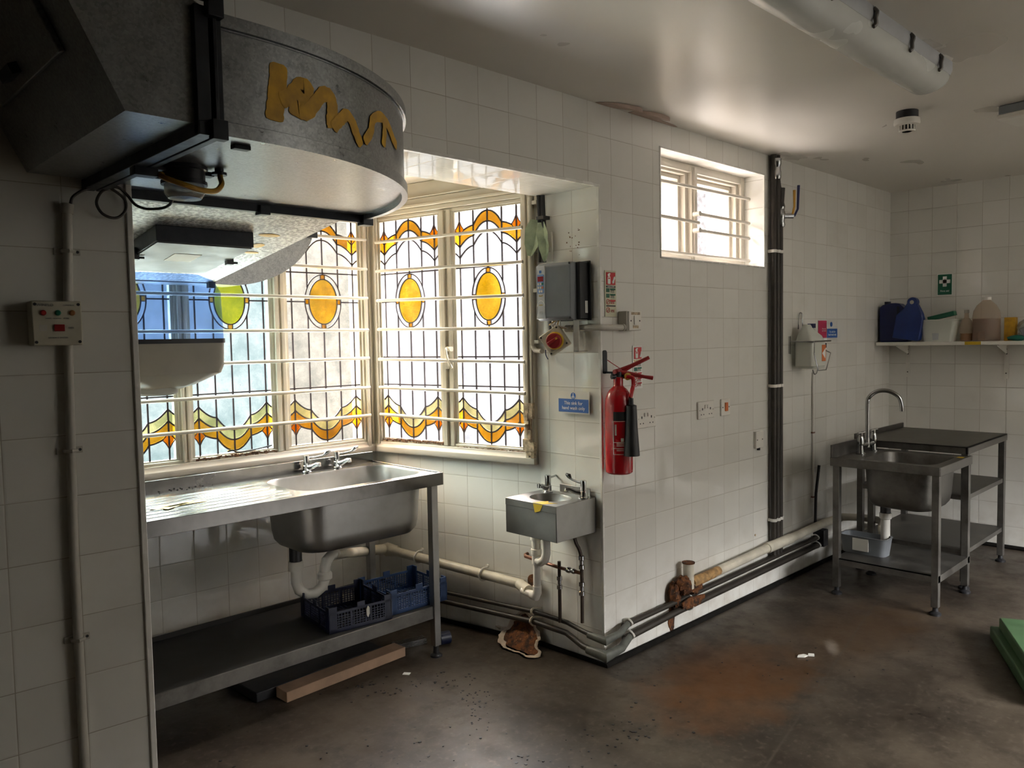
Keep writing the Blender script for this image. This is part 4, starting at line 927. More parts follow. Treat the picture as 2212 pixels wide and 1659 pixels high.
tag(wr.build('loose_wires', ['hose_yellow', 'conduit']), 'loose yellow and grey wires between inverter and isolator', 'wires')
tag(MB().tube([(-.05, .245, 1.50), (-.05, .245, 1.465), (-.06, .235, 1.44), (-.08, .225, 1.435), (-.10, .20, 1.425)], .0095, 10, smooth=4).build('flexible_hose', 'grey_plastic'), 'grey flexible conduit from the inverter into the isolator', 'conduit')
tag(MB().tube([(-.125, .20, 1.365), (-.127, .198, 1.345), (-.124, .188, 1.325)], .0022, 6, smooth=3).build('blue_wire', 'jerry_blue'), 'short loose blue wire end below the isolator', 'wire')
CJ = thing('conduit', 'white plastic conduit from the inverter round the corner to the switched spur', 'conduit', (0, 0, 1.455))
MB().tube([(-.04, .15, 0), (-.04, .02, 0), (-.035, -.025, 0), (.0, -.03, 0), (.125, -.03, 0)], .0125, 12, smooth=3).build('pipe', 'conduit', CJ)
MB().tube([(-.04, .155, 0), (-.04, .12, 0)], .0155, 12).tube([(.11, -.03, 0), (.135, -.03, 0)], .0155, 12).build('coupling', 'conduit', CJ)
CW = thing('conduit', 'cream conduit beside the right edge of the side leaded window', 'conduit', (-.03, .368, 1.4))
MB().tube([(0, 0, .645), (.0, 0, .05), (0, 0, -.02)], .0115, 12).tube([(0, 0, -.02), (.0, -.015, -.038), (-.01, -.06, -.042), (-.03, -.085, -.042)], .0105, 12, smooth=3).build('pipe', 'bar', CW)
for z in (.62, .23, -.0): MB().lathe([(.0145, -.008), (.0145, .008)], (0, 0, z), 12).box((-.005, -.04, z-.008), (.028, -.01, z+.008)).build('saddle_clip', 'bar', CW)
bk = MB().tube([(-.035, .29, 2.043), (-.035, .285, 1.90), (-.035, .287, 1.75)], .012, 10).tube([(-.05, .30, 2.043), (-.045, .30, 1.95), (-.04, .305, 1.75)], .008, 8)
tag(bk.build('black_cables', 'black'), 'thick black cables running down the jamb into the inverter', 'cable')
tag(MB().box((-.06, .262, 1.935), (-.018, .305, 1.95)).build('cable_clip', 'black'), 'black clip holding the thick cables on the jamb', 'clip')
lf = MB()
for (y, z, w_, h_, a) in ((.335, 1.86, .04, .16, .25), (.272, 1.84, .026, .17, -.12), (.262, 1.80, .02, .10, .05)):
    M_ = Matrix.Translation((-.055, y, z)) @ Matrix.Rotation(a, 4, 'X') @ Matrix.Rotation(.5, 4, 'Z')
    lf.loft([[M_ @ V(p) for p in ((0, -w_*k, zz), (.012*q, -w_*.3*k, zz), (.0, w_*k, zz), (.0015, w_*k, zz), (.0135*q, -w_*.3*k, zz), (.0015, -w_*k, zz))] for zz, k, q in ((-h_/2, .25, .5), (-h_*.2, .8, 1.4), (h_*.2, 1, .4), (h_/2, .55, 1.2))])
tag(lf.build('crumpled_leaflet', 'leaf_paper'), 'crumpled green and white leaflets tucked behind the black cables', 'leaflet')
tag(MB().tube([(-.022, .248, 1.88), (-.024, .246, 1.75)], .005, 8).build('white_marker', 'white_plastic'), 'thin white cable beside the leaflets on the jamb', 'cable')
ms = MB()
for i in range(18): y = .12+random.uniform(-.05, .05); z = 1.79+random.uniform(-.03, .09); ms.box((-.0135, y, z), (-.0125, y+random.uniform(.002, .008), z+random.uniform(.002, .006)))
ms.build('dirt_specks', 'rot'); bpy.data.objects['dirt_specks']['kind'] = 'stuff'; tag(bpy.data.objects['dirt_specks'], 'dark dirt specks on the tiles above the inverter', 'dirt')
SG = thing('hand_wash_sign', 'small blue sign with white words for the hand wash sink', 'sign', (JX-.001, .144, 1.12), WC)
MB().box((-.086, -.002, -.029), (.086, 0, .029)).build('plate', 'blue_sign', SG)
MB().box((-.09, -.0012, -.034), (.09, 0, .062)).build('clear_backing', 'white_plastic', SG)
MB().cyl((0, -.002, .043), (0, 0, .043), .0145, n=24).build('pictogram_disc', 'blue_sign', SG)
MB().box((-.0015, -.0028, .038), (.0015, -.002, .055)).prism([(-.006, .043), (0, .035), (.006, .043)], -.0028, -.002, 'xz').strip(arc((0, .043), .0095, 200, 340, 8), .002, -.0028, -.002).build('arrow', 'white_print', SG)
text('lettering', 'This sink for\nhand wash only', .0215, 'white_print', SG, (0, -.0022, 0), sx=.98)

# ------------------------------------------------------------ extinguisher, signs, sockets on the front wall
def lam(mb, x0, x1, z0, z1, y=-.0032): mb.box((x0, y, z0), (x1, y+.001, z1))
def ext_sign(label, x, z0, z1, w_, low):
    t = thing('extinguisher_sign', label, 'sign', (x, -.001, z0), 0, 'fire extinguisher signs'); h_ = z1-z0
    MB().box((0, -.0022, 0), (w_, 0, h_)).build('plate', 'lumi' if not low else 'white_print', t)
    m = MB(); lam(m, .008, w_-.006, h_*.69, h_*.96); m.build('red_panel', 'sign_red', t)
    m = MB(); m.prism(rrect(.018, h_*.71, .036, h_*.86, .003, 3), -.0042, -.003, 'xz'); m.prism([(.02, h_*.87), (.034, h_*.87), (.03, h_*.905), (.038, h_*.93), (.028, h_*.945), (.018, h_*.915)], -.0042, -.003, 'xz')
    m.prism([(.050, h_*.72), (.06, h_*.73), (.064, h_*.80), (.070, h_*.84), (.066, h_*.88), (.058, h_*.86), (.054, h_*.80), (.048, h_*.76)], -.0042, -.003, 'xz'); m.build('pictogram', 'white_print', t)
    m = MB(); lam(m, .021, .033, h_*.82, h_*.845, -.0048); m.build('pictogram_band', 'sign_red', t)
    m = MB(); lam(m, .008, w_-.006, h_*.63, h_*.67); m.build('title_bar', 'black' if not low else 'yellow', t)
    text('lettering', 'CARBON DIOXIDE', .0065, 'white_print', t, (w_/2, -.0036, h_*.65), sx=.9)
    rows = ((.53, 'sign_green', 1), (.41, 'sign_green', 1), (.28, 'sign_red', 0), (.10, 'sign_red', 0)) if not low else ((.53, 'sign_teal', 1), (.41, 'sign_teal', 1), (.29, 'sign_red', 0), (.175, 'sign_red', 0), (.06, 'sign_red', 0))
    for k, mt, sq in rows:
        m = MB()
        if sq: lam(m, .008, .030, h_*k, h_*(k+.085)); lam(m, .034, w_-.006, h_*(k+.05), h_*(k+.085))
        else: m.strip(arc((.019, h_*(k+.042)), .0105, 0, 360, 18), .0022, -.0038, -.0026); m.strip([(.012, h_*(k+.042)-.007), (.026, h_*(k+.042)+.007)], .002, -.0038, -.0026); (lam(m, .034, w_-.006, h_*(k+.05), h_*(k+.085)) if k != .10 else None)
        m.build('instruction_symbol', mt, t)
        text('lettering', 'DANGER\nUse on fire', .0055, 'grey_print' if sq else 'sign_red', t, (w_*.66, -.0028, h_*(k+.022)))
    if not low: m = MB(); lam(m, .008, w_-.006, h_*.22, h_*.245); m.build('black_bar', 'black', t)
    return t
ext_sign('cream and red fire extinguisher notice above the switched spur, near the tiled corner', .030, 1.502, 1.697, .076, False)
ext_sign('red and white fire extinguisher notice partly behind the extinguisher handle', .219, 1.184, 1.375, .069, True)
def plate(name, label, cat, x, z, w_, h_, group=None, d_=.009, par=None):
    t = thing(name, label, cat, (x+w_/2, 0, z+h_/2), 0, group)
    MB().box((-w_/2, -d_, -h_/2), (w_/2, 0, h_/2)).build('face_plate', 'white_plastic', t, bevel=.003)
    for sx in (-1, 1): MB().cyl((sx*(w_/2-.013), -d_-.001, 0), (sx*(w_/2-.013), -d_+.001, 0), .0035, n=10).build('screw', 'black' if w_ < .12 else 'conduit', t)
    return t
def double_socket(label, x, z):
    t = plate('double_socket', label, 'socket', x, z, .146, .086, 'white double sockets on the front wall')
    for s in (-1, 1):
        c = s*.036
        m = MB(); m.box((c-.0035, -.0098, .0), (c+.0035, -.0085, .011)); 
        for q in (-1, 1): m.box((c+q*.011-.003, -.0098, -.024), (c+q*.011+.003, -.0085, -.019))
        m.build('pin_holes', 'black', t)
        MB().box((s*.012-.006, -.0135, .008), (s*.012+.006, -.009, .026)).build('rocker', 'white_plastic', t, bevel=.001)
double_socket('white double socket half behind the red fire extinguisher', .236, 1.004); double_socket('white double socket left of the switch with the red rocker', .733, 1.004)
t = plate('cooker_switch', 'single white switch plate with a red rocker beside the double socket', 'switch', .946, 1.004, .086, .086)
MB().box((-.011, -.016, -.02), (.012, -.009, .024)).build('rocker', 'orange', t, bevel=.002)
t = plate('fused_spur', 'white switched spur on a deep grey box, its plate marked with two old tape strips', 'switch', .128, 1.441, .088, .084, d_=.052)
t.location.y = -.002
MB().box((-.052, -.044, -.043), (.04, 0, .042)).build('back_box', 'conduit', t, bevel=.002)
MB().box((-.010, -.056, -.016), (.010, -.052, .022)).build('rocker', 'white_plastic', t, bevel=.001)
MB().box((-.028, -.0526, .026), (.034, -.0518, .037)).build('tape_strip', 'flaky', t); MB().box((-.018, -.0526, -.032), (.022, -.0518, -.020)).build('tape_strip', 'flaky', t)
t = plate('cable_outlet', 'small blank white outlet plate low on the wall left of the riser pipes', 'outlet', 1.285, .80, .082, .092, d_=.016)
MB().lathe([(.009, -.058), (.009, -.044)], (0, -.008, 0), 12).build('cord_grip', 'black', t)
FE = thing('fire_extinguisher', 'red carbon dioxide fire extinguisher with black horn hung on the tiled wall', 'fire extinguisher', (.018, -.078, .845))
MB().lathe([(.050, .0), (.0565, .006), (.0575, .02), (.0575, .285), (.055, .312), (.047, .336), (.036, .352), (.024, .362), (.020, .368), (.020, .400), (.017, .404)], n=36).build('cylinder', 'red', FE)
MB().cyl((0, 0, .398), (0, 0, .425), .018, .015, 16).tube([(-.03, .012, .405), (.03, -.012, .405)], .010, 10).build('valve', 'dark_steel', FE)
HX = V((.74, -.67, 0)).normalized()
MB().box((-.012, -.010, .418), (.012, .010, .436)).tube([V((-.02, .005, .425)), V((.02, 0, .428)), HX*.055+V((0, 0, .448)), HX*.13+V((0, 0, .482))], [.010, .012, .009, .008], 8).tube([V((0, 0, .424)), HX*.05+V((0, 0, .415)), HX*.11+V((0, 0, .402)), HX*.145+V((0, 0, .396))], [.010, .010, .007, .009], 8).build('handle', 'dull_red', FE)
MB().tube([(.02, 0, .435), (-.03, .015, .465), (-.045, .02, .475)], .0016, 6).build('safety_pin', 'red', FE)
MB().lathe([(.014, -.03), (.016, -.02), (.012, -.012)], (.02, -.012, .405), 14, 'y').build('brass_outlet', 'hose_yellow', FE)
hz = V((-.18, -.98, 0))
MB().tube([hz*.035+V((.015, 0, .405)), hz*.055+V((.035, 0, .40)), hz*.06+V((.036, 0, .372)), hz*.066+V((.018, 0, .345)), hz*.068+V((.006, 0, .318))], .0085, 10, smooth=4).build('swan_neck', 'red', FE)
MB().lathe([(.010, .318), (.0105, .292), (.0225, .288), (.026, .20), (.0335, .085), (.0335, .08), (.030, .08)], tuple(hz*.070+V((.008, 0, 0))), 24).build('horn', 'black', FE)
def cyl_patch(r, a0, a1, z0, z1, th=.0006, n=14):
    mb = MB(); mb.loft([[V((rr*math.cos(a), rr*math.sin(a), z)) for rr, z in ((r, z0), (r, z1), (r+th, z1), (r+th, z0))] for a in [math.radians(a0+(a1-a0)*i/n) for i in range(n+1)]]); return mb
CA = -128
cyl_patch(.0575, CA-36, CA+62, .225, .262).build('black_band', 'black', FE)
lbl = cyl_patch(.0575, CA-38, CA-36, .085, .222)
for z in (.085, .110, .135, .222): cyl = lbl.loft([[V((rr*math.cos(a), rr*math.sin(a), zz)) for rr, zz in ((.0575, z), (.0575, z+.0015), (.0582, z+.0015), (.0582, z))] for a in [math.radians(CA-38+i*7) for i in range(15)]])
for k in range(7): z = .10+k*.0045 if k < 2 else .112+k*.0035; lbl.loft([[V((rr*math.cos(a), rr*math.sin(a), zz)) for rr, zz in ((.0575, z), (.0575, z+.001), (.0581, z+.001), (.0581, z))] for a in [math.radians(CA-24+i*6) for i in range(12-k % 3)]])
lbl.build('label_print', 'white_print', FE, smooth=False)
cyl_patch(.0576, CA-6, CA+6, .139, .153).build('hazard_symbol', 'white_print', FE); cyl_patch(.0576, CA+10, CA+24, .139, .153).build('hazard_symbol', 'white_print', FE)
for i, a in enumerate((CA-30, CA-26, CA+36, CA+42)): cyl_patch(.0576, a, a+2.5, .165, .21).build('label_print', 'white_print', FE)
tag(MB().prism(rrect(-.054, 1.27, -.026, 1.37, .012, 4), -.006, -.001, 'xz').box((-.044, -.045, 1.272), (-.036, -.004, 1.280)).box((-.044, -.06, 1.268), (.0, -.04, 1.276)).build('extinguisher_bracket', 'dark_steel', M=Matrix.Translation((.062, 0, -.01))), 'dark steel wall bracket behind the extinguisher neck', 'bracket')
tag(MB().lathe([(.006, 0), (.006, .004)], (1.30, -.004, .325), 10, 'y').build('wall_plug', 'flaky'), 'small brown wall plug left in the tiles above the waste pipe', 'plug')
# peeling paint at the ceiling edge
for nm, pts, lab in (('peeling_paint', [(-.02, -.006), (.05, -.058), (.16, -.085), (.21, -.075), (.20, -.045), (.12, -.012), (.04, -.004)], 'curling flake of pinkish ceiling paint nearest the bay'),
                     ('peeling_paint', [(.20, -.006), (.22, -.05), (.30, -.085), (.40, -.080), (.42, -.055), (.40, -.03), (.52, -.02), (.55, -.004)], 'curling flake of pinkish ceiling paint nearer the small window')):
    mb = MB(); rnd = random.Random(len(pts)); C_ = catmull([V((*q, 0)) for q in pts+[pts[0]]], 3)[:-1]
    mb.loft([[V((p_.x+rnd.uniform(-.003, .003), p_.y, H-.003-max(0, -p_.y-.03)*.28)) for p_ in C_], [V((p_.x, p_.y, H-.001)) for p_ in C_]])
    tag(mb.build(nm, 'peel_pink'), lab, 'peeling paint', 'peeling paint flakes')
# ------------------------------------------------------------ soap can in wire bracket
SO = thing('soap_container', 'translucent white plastic can with orange label in a wire bracket on the wall', 'container', (1.79, -.080, 1.33)); SO.scale = (.9, .84, 1)
def cring(z, a, b, r, dx=0): return [V((x+dx, y, z)) for x, y in rrect(-a, -b, a, b, r, 4)]
MB().loft([cring(-.115, .08, .055, .03), cring(-.10, .098, .066, .025), cring(.03, .098, .066, .025), cring(.07, .085, .055, .025, -.01), (cring(.105, .04, .035, .02, -.045)), cring(.125, .026, .026, .02, -.05), cring(.135, .022, .022, .018, -.05)]).build('bottle', 'milky', SO)
MB().tube([(-.03, 0, .115), (.02, 0, .118), (.065, 0, .085), (.08, 0, .05)], .012, 10, smooth=3).build('grip', 'milky', SO)
MB().box((.0, -.02, .115), (.036, .02, .14)).build('cap', 'jerry_blue', SO)
MB().box((.03, -.0675, -.075), (.085, -.066, .018)).build('orange_label', 'orange', SO)
MB().prism([(.032, -.03), (.075, -.06), (.08, 0)], -.0682, -.0672, 'xz').build('label_mark', 'white_print', SO)
tag(MB().tube([(1.69, -.003, 1.37), (1.69, -.15, 1.368), (1.90, -.15, 1.37), (1.90, -.003, 1.37)], .0028, 8).tube([(1.688, -.003, 1.37), (1.688, -.15, 1.365), (1.688, -.15, 1.30), (1.74, -.15, 1.205), (1.84, -.15, 1.205), (1.90, -.15, 1.30), (1.90, -.003, 1.37)], .0028, 8).tube([(1.78, -.012, 1.44), (1.79, -.012, 1.52), (1.81, -.012, 1.535), (1.83, -.012, 1.52), (1.835, -.012, 1.44)], .0028, 8, smooth=3).tube([(1.80, -.09, 1.205), (1.82, -.09, 1.18), (1.85, -.09, 1.185), (1.86, -.09, 1.205)], .003, 8, smooth=3).box((1.685, -.01, 1.30), (1.692, 0, 1.40)).build('wire_bracket', 'chrome'), 'bent wire wall bracket holding the white soap can', 'bracket')
CD2 = thing('conduit', 'thin white conduit running down the tiles below the soap can', 'conduit', (1.985, -.008, .4))
MB().tube([(0, 0, 0), (0, 0, .78)], .0065, 10).build('pipe', 'white_plastic', CD2)
for z in (.03, .42): MB().box((-.012, -.007, z-.004), (.012, .008, z+.004)).build('pipe_clip', 'copper', CD2)
PN = thing('pink_notice', 'narrow pink and white notice half hidden behind the soap can', 'notice', (2.11, -.001, 1.315))
MB().box((-.05, -.0015, 0), (.072, 0, .18)).build('sheet', 'white_print', PN); MB().box((-.05, -.0022, .07), (.068, -.0014, .176)).build('pink_panel', 'pink', PN)
text('lettering', 'Now wash\nyour hands', .012, 'white_print', PN, (.03, -.0024, .12)); MB().box((.02, -.0022, .01), (.068, -.0014, .04)).build('picture', 'navy', PN)
BN = thing('blue_notice', 'small blue hand wash notice right of the pink notice', 'notice', (2.258, -.001, 1.413))
MB().box((-.074, -.0018, -.028), (.074, 0, .028)).cyl((-.012, -.0018, .055), (-.012, 0, .055), .015, n=16).build('plate', 'blue_sign', BN); text('lettering', 'This sink for\nhand wash only', .018, 'white_print', BN, (0, -.0022, 0))
# ------------------------------------------------------------ right wall: sign, shelf and what stands on it
CX = lambda y: 3.197-.0228*y
FA = thing('first_aid_sign', 'green first aid sign with white cross on the right wall above the shelf', 'sign', (CX(-.35)-.001, -.352, 1.724), WC)
MB().box((-.047, -.0012, -.072), (.047, 0, .072)).build('white_border', 'white_print', FA); MB().box((-.043, -.002, -.068), (.043, -.001, .068)).build('plate', 'sign_green', FA)
MB().box((-.012, -.003, -.014), (.012, -.002, .054)).box((-.034, -.003, .008), (.034, -.002, .032)).build('cross', 'white_print', FA); text('lettering', 'First aid', .017, 'white_print', FA, (0, -.0024, -.043))
SH = thing('wall_shelf', 'white shelf on metal brackets along the right wall', 'shelf', (3.2085, -.55, 1.335), WC+.0228)
MB().box((-.54, -.285, -.012), (.95, -.004, .010)).build('board', 'white_plastic', SH, bevel=.002)
MB().box((.0, -.2865, -.011), (.09, -.285, .0095)).build('yellow_paint', 'bright_yellow', SH)
for y in (-.425, .168, .75):
    b_ = MB().box((y-.013, -.006, -.235), (y+.013, 0, -.012)).prism([(-.24, -.013), (-.24, -.020), (-.01, -.075), (-.006, -.075), (-.006, -.013)], y-.0015, y+.0015, 'yz').box((y-.013, -.25, -.018), (y+.013, -.004, -.0125)).build('shelf_bracket', 'white_plastic', SH)
    for z in (-.045, -.075, -.20): MB().cyl((y+(.003 if z == -.075 else 0), -.0085, z), (y, -.005, z), .004, n=8).build('screw', 'black', b_)
SZ = 1.3455
def jerry(label, y, w_, h_, rz, tilt, mat, hole):
    t = thing('jerrycan', label, 'jerrycan', (3.03, y, SZ), WC+rz, 'blue jerrycans on the shelf')
    M_ = Matrix.Rotation(tilt, 4, 'Y')
    pr = [(-w_/2+.01, 0), (w_/2-.01, 0), (w_/2, .012), (w_/2, h_*.72), (w_/2-.012, h_*.8), (w_*.18, h_*.98), (w_*.05, h_), (-w_*.12, h_), (-w_/2+.02, h_*.96), (-w_/2, h_*.90), (-w_/2, .012)]
    MB().prism(pr, -.055, .05, 'xz', M=M_).build('body', mat, t, bevel=.008)
    m = MB(); m.prism([(w_*.10, h_*.60), (w_*.2, h_*.60), (w_*.2, h_*.9), (w_*.10, h_*.93)], -.057, .0, 'xz', M=M_); m.build('grip', 'navy', t, bevel=.004)
    m = MB().cyl(M_ @ V((-w_*.3, 0, h_*.92)), M_ @ V((-w_*.3, 0, h_+.012)), .02, n=14); m.build('cap', 'navy', t)
    return t
jerry('darker upright blue jerrycan at the left end of the shelf', -.105, .185, .262, .05, 0, 'jerry_blue', False)
t = thing('jerrycan', 'brighter blue jerrycan with round hole in its tab leaning beside the dark one', 'jerrycan', (2.975, -.20, SZ+.016), WC, 'blue jerrycans on the shelf')
M_ = Matrix.Rotation(.16, 4, 'Y')
prf = MB(); tabo = [(-.085, 0), (.075, 0), (.085, .012), (.085, .15), (.07, .185), (.035, .235)]+arc((.0, .248), .032, -20, 200, 10)+[(-.045, .20), (-.085, .15)]
ho = arc((0, .248), .013, 0, 360, 14)[:-1]
prf.prism(tabo, -.05, .0, 'xz', M=M_); prf.build('body', 'jerry_blue2', t, bevel=.005)
MB().prism(ho, -.051, -.0495, 'xz', M=M_).build('tab_hole', 'conduit', t)
t = thing('plastic_tub', 'milky white plastic tub on the shelf beside the blue jerrycans', 'tub', (3.01, -.385, SZ), WC)
MB().loft([cring(0, .085, .05, .02), cring(.13, .108, .062, .02), cring(.135, .114, .066, .02), cring(.143, .114, .066, .02), cring(.143, .106, .058, .02), cring(.02, .082, .046, .02)]).build('body', 'milky', t)
MB().lathe([(.055, .012), (.06, .055)], (-.01, 0, 0), 14, cap=True).build('contents', 'light_grey', t)
MG = Matrix.Translation((3.01, -.395, SZ+.150)) @ Matrix.Rotation(WC, 4, 'Z') @ Matrix.Rotation(-.22, 4, 'Y')
tag(MB().box((-.075, -.03, 0), (.085, .03, .028)).build('green_carton', 'sign_green', bevel=.002, M=MG), 'flat green carton lying tilted across the white tub', 'carton')
def bottle(name, label, y, prof, mat, liquid=None, cap=None, n=28, x=3.03):
    t = thing(name, label, 'bottle', (x, y, SZ)); MB().lathe(prof, n=n).build('body', mat, t)
    if liquid: MB().lathe([(liquid[0], .003), (liquid[0], liquid[1])], n=n).build('liquid', liquid[2], t)
    if cap: MB().lathe([(cap[0], cap[1]), (cap[0], cap[2])], n=16).build('cap', cap[3], t)
    return t
bottle('clear_bottle', 'small clear bottle with a little amber liquid beside the white tub', -.535, [(.032, 0), (.038, .01), (.038, .10), (.030, .13), (.014, .15), (.012, .18)], 'clear_bottle', (.033, .05, 'amber_glass'), (.014, .18, .20, 'clear_jar'))
bottle('clear_bottle', 'large clear domed bottle half full of brownish liquid on the shelf', -.648, [(.074, 0), (.078, .012), (.078, .15), (.072, .19), (.054, .225), (.03, .248), (.022, .258)], 'clear_bottle', (.075, .14, 'brown_liquid'), (.025, .258, .275, 'white_plastic'))
tag(MB().box((-.03, -.02, 0), (.03, .02, .062)).build('amber_pot', 'amber_glass', bevel=.004, M=Matrix.Translation((3.10, -.60, SZ)) @ Matrix.Rotation(.3, 4, 'Z')), 'low amber pot between the small and the large clear bottles', 'pot')
tag(MB().box((-.03, -.03, 0), (.03, .03, .145)).build('yellow_carton', 'paint_yellow', bevel=.003, M=Matrix.Translation((3.06, -.775, SZ))), 'upright yellow carton right of the large clear bottle', 'carton')
bg_ = lumpy(MB(), (0, 0, .07), .07, .13, .075, 77, 16, 9, .16)
for v in bg_.bm.verts: v.co.z = max(.001, v.co.z)
tag(bg_.build('plastic_bag', 'film', M=Matrix.Translation((3.06, -.93, SZ))), 'crumpled translucent plastic bag at the right end of the shelf', 'bag')
tag(MB().box((-.012, -.05, 0), (.012, .05, .05)).build('grey_packet', 'grey_plastic', bevel=.004, M=Matrix.Translation((2.965, -.91, SZ+.05)) @ Matrix.Rotation(-.5, 4, 'X')), 'grey packet leaning in front of the plastic bag', 'packet')
tag(lumpy(MB(), (0, 0, .018), .03, .055, .018, 78, 12, 7, .12).build('blue_cloth', 'sign_teal', M=Matrix.Translation((2.97, -.83, SZ))), 'small rolled teal cloth at the front of the shelf by the plastic bag', 'cloth')
# ------------------------------------------------------------ far sink table and second bench
FS = thing('sink_table', 'square stainless sink table with swan neck mixer tap on a lower shelf', 'sink', (1.83, -.56, 0))
x0, x1, y0, y1, zt = -.25, .26, -.275, .27, .742
tp_ = MB(); inn = rrect(-.19, -.225, .20, .13, .07, 6); frame_face(tp_, (x0, y0, x1, y1), inn, zt)
tp_.box((x0-.003, y0, zt-.042), (x0+.012, y1, zt+.003)); tp_.box((x0, y0-.003, zt-.042), (x1, y0+.012, zt+.003)); tp_.box((x0, y1-.012, zt-.04), (x1, y1, zt+.07)); tp_.box((x1-.012, y0, zt-.04), (x1, y1, zt))
tp_.build('worktop', 'dull_steel', FS, bevel=.002)
bowl('bowl', -.19, -.225, .20, .13, .07, zt, .485, FS, 'dull_steel')
MB().box((.15, -.262, zt+.0005), (.19, -.23, zt+.0015)).build('yellow_paint', 'bright_yellow', FS)
for a, b in ((x0+.02, y0+.02), (x0+.02, y1-.03), (x1-.02, y0+.02), (x1-.02, y1-.03)):
    lg = MB().box((a-.017, b-.017, .04), (a+.017, b+.017, zt-.01)).build('leg', 'dull_steel', FS, bevel=.002); MB().lathe([(.028, 0), (.028, .01), (.014, .02), (.012, .045)], (a, b, 0), 14).build('foot', 'black', lg)
MB().box((x0+.005, y0+.01, .165), (x0+.012, y1-.02, .20)).box((x0+.005, y0+.003, .165), (x1, y0+.01, .20)).box((x0+.005, y0+.01, .195), (x1, y1-.02, .20)).build('low_shelf', 'dull_steel', FS)
mx_ = bpy.data.objects.new('mixer_tap', None); COL.objects.link(mx_); mx_.parent = FS; mx_.location = (.07, .20, zt)
MB().tube([(-.09, 0, .045), (.09, 0, .045)], .013, 12).lathe([(.018, 0), (.016, .02), (.013, .05), (.018, .055), (.018, .085), (.012, .10)], (-.09, 0, 0), 16).lathe([(.018, 0), (.016, .02), (.013, .05), (.018, .055), (.018, .085), (.012, .10)], (.09, 0, 0), 16).lathe([(.026, 0), (.026, .006)], (-.09, 0, 0), 16).lathe([(.026, 0), (.026, .006)], (.09, 0, 0), 16).cyl((0, 0, .03), (0, 0, .085), .016, .012, 14).build('tap_body', 'chrome', mx_)
so = MB().tube([(0, 0, .08), (.0, 0, .27), (.0, -.012, .315), (.02, -.05, .345), (.04, -.10, .345), (.055, -.145, .315), (.06, -.16, .27), (.06, -.162, .235)], .0115, 12, smooth=5); so.build('swan_neck', 'chrome', mx_)
for x in (-.09, .09): MB().cyl((x, 0, .10), (x, 0, .118), .010, n=10).tube([(x-.02, .008, .115), (x+.025, -.01, .12)], .007, 8).build('lever', 'chrome', mx_)
FW = thing('waste_pipe', 'white trap and black tail under the far sink table', 'waste pipe', (1.98, -.47, .3))
MB().cyl((-.13, -.01, .19), (-.13, -.01, .125), .027, n=16).build('tail', 'black', FW)
MB().lathe([(.031, .125), (.031, .095), (.024, .09), (.024, -.04)], (-.13, -.01, 0), 16).build('pipe', 'white_plastic', FW)
MB().tube([(-.01, .04, .03), (-.045, .04, .03), (-.075, .03, .01), (-.08, .02, -.05)], .02, 12, smooth=3).build('elbow', 'old_white', FW)
GT = thing('grey_tub', 'grey plastic tub with white label under the far sink table', 'tub', (1.79, -.40, .201), WC)
MB().loft([cring(0, .115, .05, .03), cring(.09, .125, .06, .03), cring(.098, .13, .064, .03), cring(.098, .122, .056, .03), cring(.01, .11, .046, .03)]).build('body', 'grey_plastic', GT); MB().box((-.05, -.061, .02), (.035, -.056, .088)).build('white_label', 'paper', GT)
FB = thing('prep_bench', 'second dull steel bench standing against the right wall behind the sink table', 'bench', (2.50, -.53, 0))
x0, x1, y0, y1, zt = -.39, .38, -.28, .33, .785
MB().box((x0, y0, zt-.008), (x1, y1, zt)).box((x0, y0, zt-.04), (x0+.012, y1, zt)).box((x0, y0, zt-.04), (x1, y0+.012, zt)).box((x0, y1-.012, zt), (x1, y1, zt+.03)).build('worktop', 'dull_steel', FB, bevel=.002)
for a, b in ((x0+.03, y0+.02), (x0+.03, y1-.03), (x1-.03, y0+.02), (x1-.03, y1-.03)):
    lg = MB().box((a-.017, b-.017, .04), (a+.017, b+.017, zt-.01)).build('leg', 'dull_steel', FB, bevel=.002); MB().lathe([(.028, 0), (.028, .01), (.014, .02), (.012, .045)], (a, b, 0), 14).build('foot', 'black', lg)
MB().box((x0+.02, y0+.01, .19), (x1-.02, y1-.02, .215)).build('low_shelf', 'dull_steel', FB); MB().box((x0+.02, y0+.01, .49), (x1-.02, y1-.02, .515)).build('mid_shelf', 'dull_steel', FB)
tag(MB().tube([(1.99, -.02, .22), (2.0, -.02, .45), (2.02, -.03, .62)], .009, 8).build('black_hose', 'black'), 'black supply hose against the tiles behind the far sink table', 'hose')
# ------------------------------------------------------------ green lid on the floor, corner only in view
GL = thing('green_lid', 'pale green stepped plastic lid lying on the floor at the right edge', 'tray', (1.465, -1.09, 0), math.atan2(-.424, -.905))
MB().box((0, 0, .0), (.75, .52, .052)).build('lid_rim', 'bin_green', GL, bevel=.006)
MB().box((.03, .03, .052), (.72, .49, .104)).build('lid_top', 'bin_green', GL, bevel=.006)
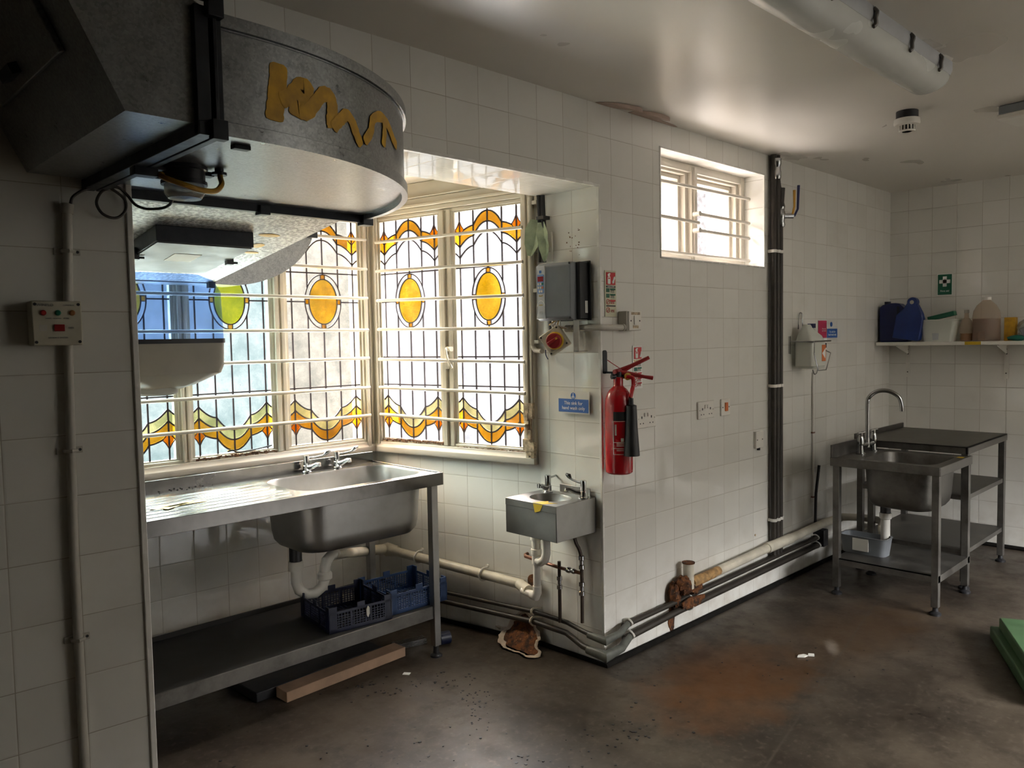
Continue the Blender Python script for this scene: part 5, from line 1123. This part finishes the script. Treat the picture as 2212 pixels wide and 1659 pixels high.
# ------------------------------------------------------------ ceiling fittings
LT = thing('ceiling_light', 'long weatherproof fluorescent batten with grey diffuser and metal clips', 'light', (-.15, -1.09, H))
base = [(-.075, 0), (.075, 0), (.075, -.03), (.068, -.045), (-.068, -.045), (-.075, -.03)]
MB().prism(base, -1.0, .74, 'yz').build('housing', 'light_grey', LT)
dp = [(.070, -.045)]+[(.072*math.cos(a), -.048-.058*math.sin(a)) for a in [PI*i/14 for i in range(15)]]+[(-.070, -.045)]
dmb = MB(); rings = [[V((x, u, v)) for u, v in dp] for x in (-1.0, .70)]+[[V((.735, u*.93, -.045+(v+.045)*.8)) for u, v in dp]]
dmb.loft(rings); dmb.build('diffuser', 'diffuser', LT)
for x in (-.82, -.55, -.27, .02, .32, .60):
    for s in (-1, 1): MB().tube([(x, s*.074, -.006), (x+.006, s*.082, -.018), (x+.002, s*.080, -.035), (x+.006, s*.079, -.052), (x, s*.074, -.060)], .0065, 8, smooth=3).build('clip', 'dull_steel', LT)
SD = thing('smoke_detector', 'white smoke detector on a black base on the ceiling', 'smoke detector', (1.14, -.82, H))
MB().lathe([(.045, 0), (.045, -.032)], n=24).box((.02, -.02, -.02), (.075, .02, 0)).build('detector_base', 'black', SD)
MB().lathe([(.042, -.032), (.052, -.034), (.054, -.052), (.050, -.060), (.036, -.062)], n=28).build('housing', 'white_plastic', SD)
v_ = MB().lathe([(.030, -.060), (.026, -.085), (.020, -.088)], n=20, mi=1)
for i in range(14): a = 2*PI*i/14; v_.box((-.003, -.002, -.086), (.003, .002, -.058), Matrix.Translation((.031*math.cos(a), .031*math.sin(a), 0)) @ Matrix.Rotation(a+PI/2, 4, 'Z'))
v_.lathe([(.034, -.083), (.032, -.088)], n=20); v_.build('vent_cage', ['white_plastic', 'black'], SD)
EL = thing('emergency_light', 'grey backed emergency light with pale lens at the right edge of the ceiling', 'light', (1.44, -1.27, H), -.15)
MB().box((-.10, -.14, -.04), (.10, .14, 0)).build('housing', 'grey_plastic', EL, bevel=.006)
MB().box((-.105, -.145, -.062), (.105, .145, -.038)).build('lens', 'white_plastic', EL, bevel=.006)
